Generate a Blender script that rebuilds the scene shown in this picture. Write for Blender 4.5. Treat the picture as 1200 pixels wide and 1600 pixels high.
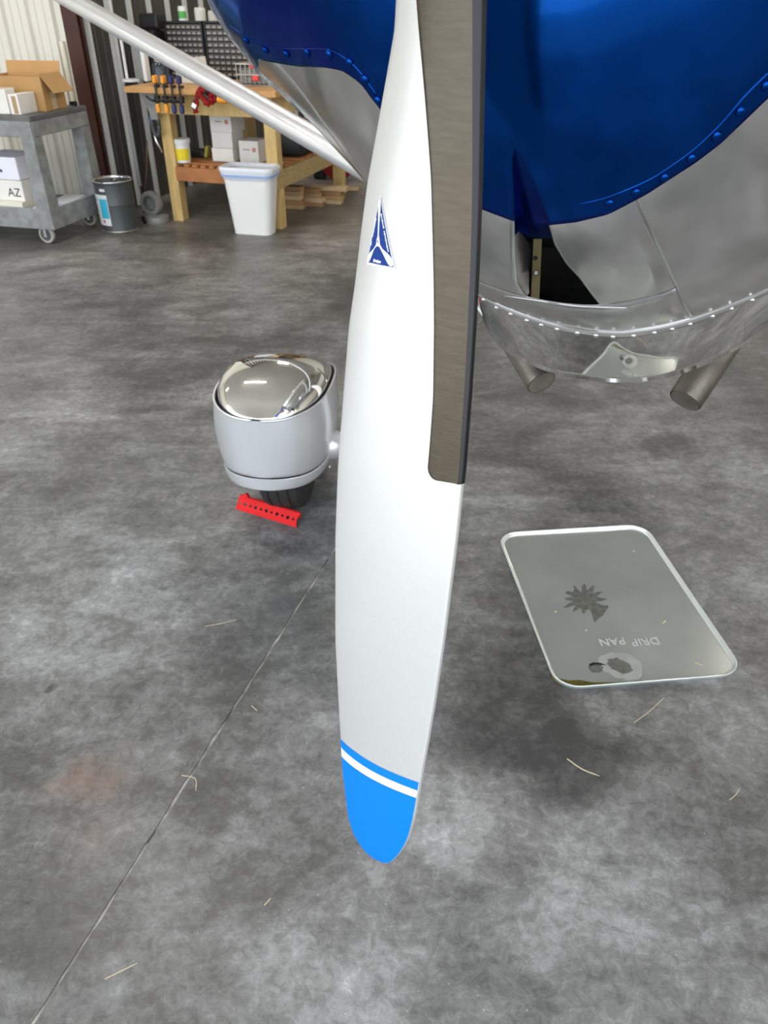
import bpy, bmesh, math, random
import numpy as np
from math import sin, cos, tan, radians, pi, atan2, sqrt
from mathutils import Vector, Matrix

for _o in list(bpy.data.objects): bpy.data.objects.remove(_o, do_unlink=True)
random.seed(7)
scene = bpy.context.scene
COL = scene.collection

# ------------------------------------------------------------------ camera, world, lights, exposure
FPX = 1202.0; PITCH = radians(33.7); CAMH = 1.55
cam_data = bpy.data.cameras.new('camera'); cam = bpy.data.objects.new('camera', cam_data); COL.objects.link(cam)
cam.location = (0, 0, CAMH); cam.rotation_euler = (pi/2 - PITCH, 0, 0)
cam_data.sensor_fit = 'HORIZONTAL'; cam_data.sensor_width = 36.0; cam_data.lens = 36.0*FPX/1200.0
cam_data.clip_start = 0.02
cam_data.dof.use_dof = True; cam_data.dof.focus_distance = 1.1; cam_data.dof.aperture_fstop = 15.0
scene.camera = cam
vs = scene.view_settings
vs.view_transform = 'Standard'; vs.look = 'None'; vs.gamma = 1.0; vs.use_curve_mapping = False
vs.exposure = 0.36

world = bpy.data.worlds.new('sky'); scene.world = world; world.use_nodes = True
bgn = world.node_tree.nodes['Background']
bgn.inputs['Color'].default_value = (0.87, 0.94, 1.0, 1); bgn.inputs['Strength'].default_value = 2.35

# room frame: yawed 18 degrees to the camera
YAW = radians(18.0)
EX = np.array([cos(YAW), -sin(YAW), 0.]); EY = np.array([sin(YAW), cos(YAW), 0.]); EZ = np.array([0., 0., 1.])
P0 = np.array([-2.35, 6.95, 0.])
def RW(x, y, z=0.): return P0 + EX*x + EY*y + EZ*z
RX0, RX1, RY0, RY1, RH = -6.0, 11.0, -7.6, 5.5, 4.6     # hangar shell in that frame (door side open at RY0)

def area_light(name, loc, rot, sx, sy, power, color, portal=False):
    l = bpy.data.lights.new(name, 'AREA'); l.shape = 'RECTANGLE'; l.size = sx; l.size_y = sy
    l.energy = power; l.color = color
    o = bpy.data.objects.new(name, l); COL.objects.link(o); o.location = loc; o.rotation_euler = rot
    if portal: l.cycles.is_portal = True
    return o
sun_l = bpy.data.lights.new('sun', 'SUN'); sun_l.energy = 11.0; sun_l.angle = radians(.6); sun_l.color = (1., .96, .90)
sun = bpy.data.objects.new('sun', sun_l); COL.objects.link(sun)       # stands behind the hangar: lights only the apron outside the door
_sd = -EY*cos(radians(58))+EX*.12-EZ*sin(radians(58)); sun.rotation_euler = Vector(tuple(_sd)).to_track_quat('-Z', 'Y').to_euler(); sun.location = (0, 12, 14)
area_light('door_daylight_portal', RW((RX0+RX1)/2, RY0, 2.2), (pi/2, 0, -YAW), RX1-RX0, 4.4, 1, (1, 1, 1), portal=True)

# ------------------------------------------------------------------ geometry of the view (to place measured points in the room)
CP = np.array([0., 0., CAMH])
def ray(x, y):
    cx = (x-600.)/FPX; cy = (y-800.)/FPX
    return np.array([cx, cos(PITCH)-cy*sin(PITCH), -sin(PITCH)-cy*cos(PITCH)])
def fl(x, y, z=0.):
    d = ray(x, y); return CP + d*((z-CAMH)/d[2])
def at(x, y, Y):
    d = ray(x, y); return CP + d*(Y/d[1])
def proj(p):
    q = np.asarray(p)-CP
    fw = q[..., 1]*cos(PITCH)-q[..., 2]*sin(PITCH); up = q[..., 1]*sin(PITCH)+q[..., 2]*cos(PITCH)
    return 600+FPX*q[..., 0]/fw, 800-FPX*up/fw

# ------------------------------------------------------------------ materials
MATS = {}
def mat(name, col=(.5, .5, .5), rough=.5, metal=0., noise=0., nscale=8., bump=0., bscale=40., col2=None, coat=0., spec=.5, stretch=None, ndetail=5.):
    if name in MATS: return MATS[name]
    m = bpy.data.materials.new(name); m.use_nodes = True
    nt = m.node_tree; b = nt.nodes['Principled BSDF']
    b.inputs['Roughness'].default_value = rough; b.inputs['Metallic'].default_value = metal
    b.inputs['Specular IOR Level'].default_value = spec; b.inputs['Coat Weight'].default_value = coat
    b.inputs['Coat Roughness'].default_value = .03
    tc = nt.nodes.new('ShaderNodeTexCoord'); mp = nt.nodes.new('ShaderNodeMapping')
    nt.links.new(tc.outputs['Object'], mp.inputs['Vector'])
    if stretch: mp.inputs['Scale'].default_value = stretch
    n = nt.nodes.new('ShaderNodeTexNoise'); n.inputs['Scale'].default_value = nscale; n.inputs['Detail'].default_value = ndetail
    nt.links.new(mp.outputs['Vector'], n.inputs['Vector'])
    r = nt.nodes.new('ShaderNodeValToRGB')
    c2 = col2 if col2 else tuple(max(0., c*(1-noise)) for c in col)
    r.color_ramp.elements[0].position = .35; r.color_ramp.elements[1].position = .65
    r.color_ramp.elements[0].color = (*c2, 1); r.color_ramp.elements[1].color = (*col, 1)
    nt.links.new(n.outputs['Fac'], r.inputs['Fac']); nt.links.new(r.outputs['Color'], b.inputs['Base Color'])
    if bump:
        n2 = nt.nodes.new('ShaderNodeTexNoise'); n2.inputs['Scale'].default_value = bscale; n2.inputs['Detail'].default_value = 4
        nt.links.new(mp.outputs['Vector'], n2.inputs['Vector'])
        bp = nt.nodes.new('ShaderNodeBump'); bp.inputs['Strength'].default_value = bump; bp.inputs['Distance'].default_value = .01
        nt.links.new(n2.outputs['Fac'], bp.inputs['Height']); nt.links.new(bp.outputs['Normal'], b.inputs['Normal'])
    MATS[name] = m
    return m

BLUE = mat('metallic_blue_paint', (.0004, .046, .26), .15, .88, .08, 3, coat=.06); BLUE.node_tree.nodes['Principled BSDF'].inputs['Specular Tint'].default_value = (.02, .36, .85, 1)
POLISH = mat('polished_aluminium', (.95, .96, .97), .17, 1., .08, 5)
MIRROR = mat('mirror_polished_aluminium', (.90, .89, .87), .045, 1., .02, 3)
SILVERP = mat('silver_paint', (.78, .79, .82), .32, .62, .04, 4, coat=.3)
BLADE = mat('satin_aluminium_blade', (.71, .71, .70), .38, .52, .05, 30, stretch=(40, 40, 2), bump=.02, bscale=60)
GUARD = mat('dark_nickel_guard', (.105, .090, .070), .34, .92, .15, 40, bump=.03, bscale=90, stretch=(1, 1, 6))
GUARDEDGE = mat('guard_edge_black', (.010, .011, .014), .22, .2, .1, 30)
TIPBLUE = mat('tip_blue_paint', (.001, .20, .86), .55, 0., .01, 3, spec=.2)
TIPWHITE = mat('tip_white_paint', (.86, .86, .86), .5)
DECALBLUE = mat('decal_blue', (.012, .045, .23), .5, 0, .02, 5, spec=.15)
DECALWHITE = mat('decal_white', (.85, .86, .88), .4)
RUBBER = mat('tyre_rubber', (.030, .029, .028), .7, 0, .3, 30)
RED = mat('red_plastic', (.66, .006, .008), .5, 0, .08, 20, spec=.25)
BLACK = mat('black_plastic', (.012, .012, .013), .5, 0, .2, 20)
SOOT = mat('sooty_steel', (.26, .235, .205), .42, .8, .45, 14)
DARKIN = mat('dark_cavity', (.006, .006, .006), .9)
STEEL = mat('zinc_steel', (.55, .53, .48), .35, .9, .1, 20)
CHROME = mat('bright_chrome', (.85, .85, .85), .15, 1.)
PINE = mat('pine_lumber', (.72, .50, .20), .6, 0, .25, 5, stretch=(6, 6, 1))
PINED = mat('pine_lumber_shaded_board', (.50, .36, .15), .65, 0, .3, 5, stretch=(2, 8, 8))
ORANGEWOOD = mat('orange_stained_wood', (.50, .20, .065), .6, 0, .25, 7)
TOPWOOD = mat('bench_top_wood', (.62, .33, .12), .55, 0, .2, 5)
WHITEWALL = mat('white_wall_panel', (.80, .77, .69), .45, 0, .04, 2)
DARKWALL = mat('dark_wall_panel', (.055, .050, .043), .55, 0, .15, 3)
LIGHTRIB = mat('pale_wall_rib', (.62, .62, .60), .5, 0, .05, 5)
REDIRON = mat('red_iron_primer', (.060, .014, .007), .55, 0, .2, 6)
CEIL = mat('white_ceiling_liner', (.62, .62, .60), .6, 0, .05, 2)
GREYPLA = mat('grey_structural_foam', (.30, .31, .31), .55, 0, .35, 14, bump=.1, bscale=60)
GREYTOP = mat('dark_grey_shelf', (.14, .14, .135), .55, 0, .3, 10)
CARD = mat('cardboard', (.50, .29, .11), .75, 0, .06, 6)
CARDIN = mat('cardboard_inside', (.58, .33, .13), .8, 0, .06, 6)
TAPE = mat('packing_tape', (.62, .50, .33), .35)
PAPER = mat('white_carton', (.82, .80, .76), .6, 0, .04, 8)
PAPERB = mat('bluish_white_paper', (.80, .81, .90), .6, 0, .03, 8)
PRINT = mat('black_print', (.03, .03, .03), .6)
REDPRINT = mat('red_print', (.65, .25, .2), .6)
PAIL = mat('grey_steel_pail', (.085, .095, .10), .38, .35, .12, 6)
CYAN = mat('cyan_label_print', (.05, .50, .72), .5)
WPLAST = mat('white_plastic', (.86, .86, .85), .35, 0, .02, 3)
LINER = mat('white_bin_liner', (.80, .83, .92), .4, 0, .05, 20)
BLUETIE = mat('blue_drawstring', (.25, .42, .80), .4)
YELLOW = mat('yellow_label', (.85, .68, .02), .5)
ORANGE = mat('orange_plastic', (.85, .33, .02), .4)
NAVY = mat('navy_plastic', (.012, .02, .12), .4)
CASTGREY = mat('grey_cast_metal', (.30, .30, .29), .5, .3, .2, 20)
STRAW = mat('dry_straw', (.55, .50, .34), .7)
DRAWER = mat('smoky_drawer', (.09, .08, .075), .35, 0, .3, 30)
LABELG = mat('drawer_label', (.34, .31, .29), .6)
GALV = mat('galvanised_pan', (.40, .42, .41), .22, .55, .14, 4)
PANRIM = mat('pan_rim', (.80, .85, .83), .28, .6, .04, 10)
OIL = mat('dark_oil', (.020, .020, .014), .12, 0, .3, 20, spec=.6)
OILGREEN = mat('amber_oil_film', (.09, .08, .015), .10, 0, .3, 20, spec=.6)
OILHALO = mat('pale_residue', (.44, .46, .46), .35, .5, .2, 30)
LENS = mat('clear_plastic', (.45, .47, .47), .2, 0, .1, 10)

def concrete():
    m = bpy.data.materials.new('stained_concrete'); m.use_nodes = True
    nt = m.node_tree; N = nt.nodes; L = nt.links; b = N['Principled BSDF']
    g = N.new('ShaderNodeNewGeometry')
    def noise(scale, detail, dist=0., rough=.6, sc=None):
        n = N.new('ShaderNodeTexNoise'); n.inputs['Scale'].default_value = scale; n.inputs['Detail'].default_value = detail
        n.inputs['Distortion'].default_value = dist; n.inputs['Roughness'].default_value = rough
        if sc:
            mp = N.new('ShaderNodeMapping'); mp.inputs['Scale'].default_value = sc; mp.inputs['Rotation'].default_value = (0, 0, radians(25))
            L.new(g.outputs['Position'], mp.inputs['Vector']); L.new(mp.outputs['Vector'], n.inputs['Vector'])
        else: L.new(g.outputs['Position'], n.inputs['Vector'])
        return n.outputs['Fac']
    def math_(op, a, c, clamp=False):
        k = N.new('ShaderNodeMath'); k.operation = op; k.use_clamp = clamp
        for i, v in enumerate((a, c)):
            if isinstance(v, (int, float)): k.inputs[i].default_value = v
            else: L.new(v, k.inputs[i])
        return k.outputs[0]
    def mr(v, a0, a1, b0, b1):
        k = N.new('ShaderNodeMapRange'); L.new(v, k.inputs[0])
        for i, q in zip((1, 2, 3, 4), (a0, a1, b0, b1)): k.inputs[i].default_value = q
        return k.outputs[0]
    big = noise(1.15, 14, .35, .70); mid = noise(4.0, 14, .9, .80); fine = noise(34, 9, .6, .82); streak = noise(2.0, 12, 1.2, .70, (1., 3.0, 1.)); speck = noise(150, 2, 0, .5)
    v = math_('ADD', math_('MULTIPLY', big, .55), math_('ADD', math_('MULTIPLY', mid, .30), math_('ADD', math_('MULTIPLY', fine, .40), math_('MULTIPLY', streak, .30))))
    v = mr(v, .615, .985, 0., 1.)
    v = math_('ADD', v, math_('MULTIPLY', mr(speck, .70, .76, 0., 1.), .35))
    # stains and pale worn spots with shapes of their own
    wn = N.new('ShaderNodeTexNoise'); wn.inputs['Scale'].default_value = 4.5; wn.inputs['Detail'].default_value = 6
    L.new(g.outputs['Position'], wn.inputs['Vector'])
    ws = N.new('ShaderNodeVectorMath'); ws.operation = 'SUBTRACT'; L.new(wn.outputs['Color'], ws.inputs[0]); ws.inputs[1].default_value = (.5, .5, .5)
    wm = N.new('ShaderNodeVectorMath'); wm.operation = 'SCALE'; L.new(ws.outputs[0], wm.inputs[0]); wm.inputs['Scale'].default_value = .42
    wa = N.new('ShaderNodeVectorMath'); wa.operation = 'ADD'; L.new(g.outputs['Position'], wa.inputs[0]); L.new(wm.outputs[0], wa.inputs[1])
    def blob(px, py, r, soft=.5):
        c = fl(px, py)
        d = N.new('ShaderNodeVectorMath'); d.operation = 'DISTANCE'; L.new(wa.outputs[0], d.inputs[0]); d.inputs[1].default_value = tuple(c)
        k = N.new('ShaderNodeMapRange'); k.interpolation_type = 'SMOOTHSTEP'; L.new(d.outputs['Value'], k.inputs[0])
        k.inputs[1].default_value = r*(1-soft); k.inputs[2].default_value = r*(1+soft); k.inputs[3].default_value = 1.; k.inputs[4].default_value = 0.
        return k.outputs[0]
    for (px, py, r, w) in [(800, 1120, .22, -.30), (430, 1000, .22, -.24), (900, 1180, .12, -.18), (330, 1240, .10, -.16), (1150, 880, .13, -.12),
                           (60, 1420, .16, -.18), (420, 1330, .10, -.14), (130, 960, .30, .20), (1150, 1130, .16, .22), (690, 1300, .10, .16), (500, 1500, .18, .12), (350, 1290, .06, .22),
                           (40, 1110, .10, .20), (230, 1110, .07, .14), (110, 1068, .022, -.35), (78, 1100, .016, -.35), (130, 1120, .012, -.28), (1050, 700, .10, -.26), (990, 1390, .16, .10), (850, 1320, .12, .06)]:
        v = math_('ADD', v, math_('MULTIPLY', blob(px, py, r), w))
    v = math_('ADD', v, 0., True)
    r = N.new('ShaderNodeValToRGB'); e = r.color_ramp.elements
    e[0].position = 0.; e[0].color = (.046, .046, .047, 1); e[1].position = 1.; e[1].color = (.58, .58, .60, 1)
    for p, c in ((.28, (.098, .098, .099)), (.5, (.180, .180, .182)), (.72, (.300, .302, .312))):
        q = e.new(p); q.color = (*c, 1)
    L.new(v, r.inputs['Fac'])
    # rusty spot and warmer, browner slab beside the bench
    mx = N.new('ShaderNodeMix'); mx.data_type = 'RGBA'; mx.blend_type = 'MIX'
    L.new(math_('MULTIPLY', blob(135, 1240, .09, .8), .38), mx.inputs['Factor']); L.new(r.outputs['Color'], mx.inputs[6]); mx.inputs[7].default_value = (.24, .13, .08, 1)
    mx2 = N.new('ShaderNodeMix'); mx2.data_type = 'RGBA'; mx2.blend_type = 'MULTIPLY'
    L.new(math_('ADD', math_('MULTIPLY', blob(420, 300, 2.2, .6), .9), 0., True), mx2.inputs['Factor']); L.new(mx.outputs[2], mx2.inputs[6]); mx2.inputs[7].default_value = (1., .90, .78, 1)
    L.new(mx2.outputs[2], b.inputs['Base Color'])
    L.new(mr(v, 0, 1, .34, .55), b.inputs['Roughness'])
    b.inputs['Specular IOR Level'].default_value = .45
    bp = N.new('ShaderNodeBump'); bp.inputs['Strength'].default_value = .10; bp.inputs['Distance'].default_value = .004
    L.new(fine, bp.inputs['Height']); L.new(bp.outputs['Normal'], b.inputs['Normal'])
    return m
CONCRETE = concrete()
GROOVE = mat('joint_grout', (.50, .48, .43), .9, 0, .80, 18)
APRON = mat('apron_concrete', (.42, .41, .39), .8, 0, .1, 2)

# ------------------------------------------------------------------ builders
def link(name, me, m=None, parent=None, smooth=False, kind=None):
    o = bpy.data.objects.new(name, me); COL.objects.link(o)
    if m is not None:
        for q in (m if isinstance(m, (list, tuple)) else [m]): me.materials.append(q)
    if parent is not None: o.parent = parent
    if smooth:
        me.polygons.foreach_set('use_smooth', [True]*len(me.polygons))
    if kind: o['kind'] = kind
    return o
def tag(o, label, cat, group=None):
    o['label'] = label; o['category'] = cat
    if group: o['group'] = group
    return o
def thing(name, label, cat, loc=(0, 0, 0), rz=0., group=None):
    o = bpy.data.objects.new(name, None); COL.objects.link(o); o.empty_display_size = .05
    o.location = tuple(loc); o.rotation_euler = (0, 0, rz)
    return tag(o, label, cat, group)
class MB:
    def __init__(s): s.v = []; s.f = []; s.mi = []
    def add(s, vs, fs, mi=0):
        k = len(s.v); s.v += [tuple(float(c) for c in p) for p in vs]; s.f += [tuple(i+k for i in f) for f in fs]; s.mi += [mi]*len(fs); return s
    def box(s, c, d, rot=None, mi=0, ch=0.):
        x, y, z = [q/2. for q in d]
        if ch <= 0:
            vs = [Vector((sx*x, sy*y, sz*z)) for sz in (-1, 1) for sy in (-1, 1) for sx in (-1, 1)]
            fs = [(0, 2, 3, 1), (4, 5, 7, 6), (0, 1, 5, 4), (2, 6, 7, 3), (0, 4, 6, 2), (1, 3, 7, 5)]
        else:
            bm = bmesh.new(); bmesh.ops.create_cube(bm, size=1.)
            bmesh.ops.scale(bm, vec=d, verts=bm.verts); bmesh.ops.bevel(bm, geom=list(bm.edges), offset=ch, segments=2, affect='EDGES', profile=.5)
            bm.verts.index_update(); vs = [v.co.copy() for v in bm.verts]; fs = [tuple(v.index for v in f.verts) for f in bm.faces]; bm.free()
        if rot is not None: vs = [rot @ v for v in vs]
        return s.add([v+Vector(c) for v in vs], fs, mi)
    def tube(s, pts, r, n=12, cap=True, mi=0, flat=None):
        pts = [Vector(p) for p in pts]; rr = r if isinstance(r, (list, tuple)) else [r]*len(pts)
        vs = []; up = Vector((0, 0, 1)); prev = None
        for i, p in enumerate(pts):
            d = (pts[min(i+1, len(pts)-1)]-pts[max(i-1, 0)]).normalized()
            a = prev if prev is not None else (up if abs(d.z) < .95 else Vector((1, 0, 0)))
            a = (a-d*a.dot(d)).normalized(); b_ = d.cross(a); prev = a
            for k in range(n):
                t = 2*pi*k/n; vs.append(p+a*cos(t)*rr[i]*(flat or 1.)+b_*sin(t)*rr[i])
        fs = [(i*n+k, i*n+(k+1) % n, (i+1)*n+(k+1) % n, (i+1)*n+k) for i in range(len(pts)-1) for k in range(n)]
        if cap: fs += [tuple(range(n-1, -1, -1)), tuple((len(pts)-1)*n+k for k in range(n))]
        return s.add(vs, fs, mi)
    def lathe(s, prof, n=24, c=(0, 0, 0), mat3=None, mi=0, cap=True):
        vs = []
        for r, z in prof:
            for k in range(n):
                t = 2*pi*k/n; v = Vector((r*cos(t), r*sin(t), z))
                vs.append((mat3 @ v if mat3 is not None else v)+Vector(c))
        fs = [(i*n+k, i*n+(k+1) % n, (i+1)*n+(k+1) % n, (i+1)*n+k) for i in range(len(prof)-1) for k in range(n)]
        if cap:
            fs += [tuple(range(n-1, -1, -1)), tuple((len(prof)-1)*n+k for k in range(n))]
        return s.add(vs, fs, mi)
    def prism(s, outline, z0, z1, mi=0, tf=None):
        n = len(outline); vs = [(x, y, z0) for x, y in outline]+[(x, y, z1) for x, y in outline]
        if tf: vs = [tf(v) for v in vs]
        fs = [tuple(range(n-1, -1, -1)), tuple(range(n, 2*n))]+[(k, (k+1) % n, n+(k+1) % n, n+k) for k in range(n)]
        return s.add(vs, fs, mi)
    def grid(s, G, mi=0, closeu=False):
        G = np.asarray(G); nu, nv = G.shape[:2]
        fs = []
        for i in range(nu if closeu else nu-1):
            for j in range(nv-1):
                fs.append((i*nv+j, ((i+1) % nu)*nv+j, ((i+1) % nu)*nv+j+1, i*nv+j+1))
        return s.add(G.reshape(-1, 3), fs, mi)
    def build(s, name, m, parent=None, smooth=False, auto=None, kind=None, fix=False):
        me = bpy.data.meshes.new(name); me.from_pydata(s.v, [], s.f)
        ms = m if isinstance(m, (list, tuple)) else [m]
        for q in ms: me.materials.append(q)
        if any(s.mi): me.polygons.foreach_set('material_index', s.mi)
        if fix:
            bm = bmesh.new(); bm.from_mesh(me); bmesh.ops.remove_doubles(bm, verts=bm.verts, dist=1e-6)
            bmesh.ops.recalc_face_normals(bm, faces=bm.faces); bm.to_mesh(me); bm.free()
        if smooth: me.polygons.foreach_set('use_smooth', [True]*len(me.polygons))
        if auto is not None:
            me.polygons.foreach_set('use_smooth', [True]*len(me.polygons)); me.set_sharp_from_angle(angle=radians(auto))
        o = bpy.data.objects.new(name, me); COL.objects.link(o)
        if parent is not None: o.parent = parent
        if kind: o['kind'] = kind
        me.update()
        return o
def crom(P, t):
    """Catmull-Rom through rows of P at t in [0,1] (array)."""
    P = np.asarray(P, float); n = len(P)-1; x = np.clip(np.asarray(t, float), 0, 1)*n
    i = np.minimum(x.astype(int), n-1); f = (x-i)[..., None]
    g = lambda k: P[np.clip(k, 0, n)]
    p0, p1, p2, p3 = g(i-1), g(i), g(i+1), g(i+2)
    p0 = np.where((i == 0)[..., None], 2*p1-p2, p0); p3 = np.where((i == n-1)[..., None], 2*p2-p1, p3)
    return .5*((2*p1)+(-p0+p2)*f+(2*p0-5*p1+4*p2-p3)*f*f+(-p0+3*p1-3*p2+p3)*f**3)
def text_mesh(body, size, extrude=0.):
    cu = bpy.data.curves.new('lettering', 'FONT'); cu.body = body; cu.size = size; cu.extrude = extrude
    cu.align_x = 'CENTER'; cu.align_y = 'CENTER'; cu.resolution_u = 3
    o = bpy.data.objects.new('lettering', cu); COL.objects.link(o)
    bpy.context.view_layer.update()
    me = bpy.data.meshes.new_from_object(o.evaluated_get(bpy.context.evaluated_depsgraph_get()))
    bpy.data.objects.remove(o, do_unlink=True); bpy.data.curves.remove(cu)
    return me
def R3(z=0., x=0., y=0.): return Matrix.Rotation(z, 3, 'Z') @ Matrix.Rotation(y, 3, 'Y') @ Matrix.Rotation(x, 3, 'X')

# ================================================================== the hangar shell
def rbox(mb, x0, x1, y0, y1, z0, z1, mi=0):
    vs = [RW(x, y, z) for z in (z0, z1) for y in (y0, y1) for x in (x0, x1)]
    return mb.add(vs, [(0, 2, 3, 1), (4, 5, 7, 6), (0, 1, 5, 4), (2, 6, 7, 3), (0, 4, 6, 2), (1, 3, 7, 5)], mi)
floor = rbox(MB(), RX0, RX1, RY0, RY1, -.12, -.0025).build('floor', GROOVE); floor['kind'] = 'structure'
def slab(x0, x1, y0, y1, cut):
    g = .0026
    def edge(a, b_, n, fixed, axis, sgn, rough):
        out = []
        for k in range(n):
            t = k/n; p = a+(b_-a)*t; j = sgn*(g+(random.random()**3)*.0035) if rough else 0.
            out.append((fixed+j, p) if axis == 'x' else (p, fixed+j))
        return out
    n = 260
    o = edge(x0, x1, n if 'b' in cut else 2, y0, 'y', 1, 'b' in cut)+edge(y0, y1, n if 'r' in cut else 2, x1, 'x', -1, 'r' in cut) \
        + edge(x1, x0, n if 't' in cut else 2, y1, 'y', -1, 't' in cut)+edge(y1, y0, n if 'l' in cut else 2, x0, 'x', 1, 'l' in cut)
    MB().prism(o, -.0022, 0., tf=lambda v: RW(*v)).build('slab', CONCRETE, floor)
JX, JY = 3.575, -.10
slab(RX0, JX, RY0, JY, 'rt'); slab(JX, RX1, RY0, JY, 'lt'); slab(RX0, JX, JY, RY1, 'rb'); slab(JX, RX1, JY, RY1, 'lb')
apron = rbox(MB(), -40, 45, -60, RY0-.002, -.12, -.004).build('ground_apron', APRON); apron['kind'] = 'structure'
def shell(name, m, *a):
    o = rbox(MB(), *a).build(name, m); o['kind'] = 'structure'; return o
shell('ceiling', CEIL, RX0, RX1, RY0, RY1, RH, RH+.1)
shell('wall_right', WHITEWALL, RX1, RX1+.1, RY0, RY1, 0, RH)
shell('wall_back', WHITEWALL, -.10, RX1, RY1, RY1+.1, 0, RH)
shell('wall_left', WHITEWALL, RX0-.1, RX0, RY0, 0, 0, RH)
wf = shell('wall_front_left', WHITEWALL, RX0, -.10, 0, .10, 0, RH)       # pale ribbed wall behind the cart
ws = shell('wall_side', DARKWALL, -.10, 0, .0, RY1, 0, RH)               # dark wall beside the bench
# ribs: one raised trapezoid each
def rib_mesh(name, w, d, m):
    o = [(-w/2, 0), (-w*.28, -d), (w*.28, -d), (w/2, 0)]
    mb = MB().prism(o, 0, RH); me = bpy.data.meshes.new(name); me.from_pydata(mb.v, [], mb.f); me.materials.append(m); return me
big_rib = rib_mesh('rib', .058, .032, WHITEWALL); small_rib = rib_mesh('rib', .026, .010, WHITEWALL); pale_rib = rib_mesh('rib', .050, .030, LIGHTRIB); lowrib = rib_mesh('rib', .034, .010, DARKWALL)
def put(me, name, loc, rz, parent):
    o = bpy.data.objects.new(name, me); COL.objects.link(o); o.location = tuple(loc); o.rotation_euler = (0, 0, rz); o.parent = parent; return o
x = -.20; k = 0
while x > -1.9:
    put(big_rib if k % 3 == 0 else small_rib, 'rib', RW(x, 0, 0), -YAW, wf); x -= .0765; k += 1
y = .12; k = 0
while y < 4.6:
    put(pale_rib if k % 3 == 0 else lowrib, 'rib', RW(0, y, 0), pi/2-YAW, ws); y += .10; k += 1
# red iron column in the corner and a pale conduit before it
cmb = MB(); rbox(cmb, -.075, .055, -.012, -.002, 0, RH); rbox(cmb, -.018, -.006, -.045, -.012, 0, RH); rbox(cmb, -.075, .055, -.055, -.045, 0, RH)
col = cmb.build('trim_1', REDIRON); col['kind'] = 'structure'

# ================================================================== the aeroplane
PSI = radians(20.); PP = radians(8.)
AF = np.array([sin(PSI)*cos(PP), cos(PSI)*cos(PP), -sin(PP)]); RT = np.array([cos(PSI), -sin(PSI), 0.]); UPV = np.cross(RT, AF)
HUB = np.array([.052, .83, 1.75])
plane = thing('airplane', 'blue and polished aluminium airplane with its propeller blade hanging down in front', 'airplane', (0, 0, 0))
def acp(x, y, s):
    d = ray(x, y); t = ((HUB+AF*s-CP)@AF)/(d@AF); return CP+d*t
def to_ac(P):
    q = np.asarray(P)-HUB; return np.array([q@RT, q@UPV, q@AF])
def from_ac(l, v, s): return HUB+l[..., None]*RT+v[..., None]*UPV+s[..., None]*AF

# ---- propeller blade, measured outline (pixel row: left edge, face's right edge, outer right edge)
ROWS = [(-498, 640, 735, 752), (-300, 636, 742, 752), (-150, 630, 742, 752), (-60, 625, 742, 752), (0, 622, 742, 752), (50, 618, 742, 752), (80, 612, 742, 752), (160, 597, 742, 752), (280, 575, 742, 752), (350, 565.5, 741, 751),
        (440, 555, 738, 748.5), (510, 545, 735, 745), (620, 536, 729, 740), (730, 528, 721.5, 731.5), (840, 524, 710.5, 720), (1000, 524, 691, 700), (1100, 529, 676.5, 685.5),
        (1173, 533.5, 664, 674), (1199, 535, 659, 669), (1232, 539, 653.5, 662), (1265, 543, 648, 657), (1280, 545, 645, 654), (1292, 549, 642, 651), (1303, 553, 639, 647.5), (1313, 558.5, 635.5, 643), (1322, 564, 631, 638), (1330, 570.5, 626, 632), (1336, 577, 621.5, 627), (1341, 584, 616.5, 621), (1345, 591, 612, 615), (1347.5, 597, 608, 609.5), (1348.6, 602, 604.5, 605)]
ROWS = np.array(ROWS, float)
TIP = np.array([0.0, .60, CAMH-.60*tan(radians(33.7)+math.atan((1349-800)/FPX))])
lam = np.linspace(0, 1.0, 400); line = TIP+(HUB-TIP)*lam[:, None]; ly = proj(line)[1]
def ymid(y): return np.interp(-y, -ly, line[:, 1])
def ydel(y): return np.interp(y, [-498, 0, 400, 900, 1349], [.055, .055, .05, .042, .030])
YY = np.concatenate([np.linspace(-498, -60, 10)[:-1], np.linspace(-60, 1230, 180)[:-1], np.linspace(1230, 1348.5, 50)])
def lx_(y): return np.interp(y, ROWS[:, 0], ROWS[:, 1])
def rx_(y): return np.interp(y, ROWS[:, 0], ROWS[:, 2])
def smooth_interp(y, col):
    # monotone-ish smoothing of the measured outline
    ys = np.clip(y+np.linspace(-14, 14, 9), ROWS[0, 0], ROWS[-1, 0]); w = np.hanning(11)[1:-1]
    if y > 1272: return float(np.interp(y, ROWS[:, 0], ROWS[:, col]))
    return float((np.interp(ys, ROWS[:, 0], ROWS[:, col])*w).sum()/w.sum())
def blade_frame(y):
    xl, xr = smooth_interp(y, 1), smooth_interp(y, 2); ym, dl = float(ymid(y)), float(ydel(y))
    fade = min(1., sqrt(max(0., (1349.5-y))/70.))
    L_ = at(xl, y, ym+dl*fade); R_ = at(xr, y, ym-dl*fade)
    c = R_-L_; n = np.cross(c, HUB-TIP); n /= np.linalg.norm(n)
    if n@(CP-L_) < 0: n = -n
    return L_, R_, c, n, fade
def camber(y): return float(np.interp(y, [-498, 0, 300, 700, 1200, 1349], [.030, .019, .013, .009, .005, .003]))
def thick(y): return float(np.interp(y, [-498, 0, 300, 700, 1200, 1349], [.020, .011, .009, .0075, .006, .005]))
def bface(t, y, off=0.):
    L_, R_, c, n, fade = blade_frame(y)
    h = camber(y)*fade*(sin(pi*t**.8) if 0 < t < 1 else 0.)
    return L_+c*t+n*(h+off)
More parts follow.
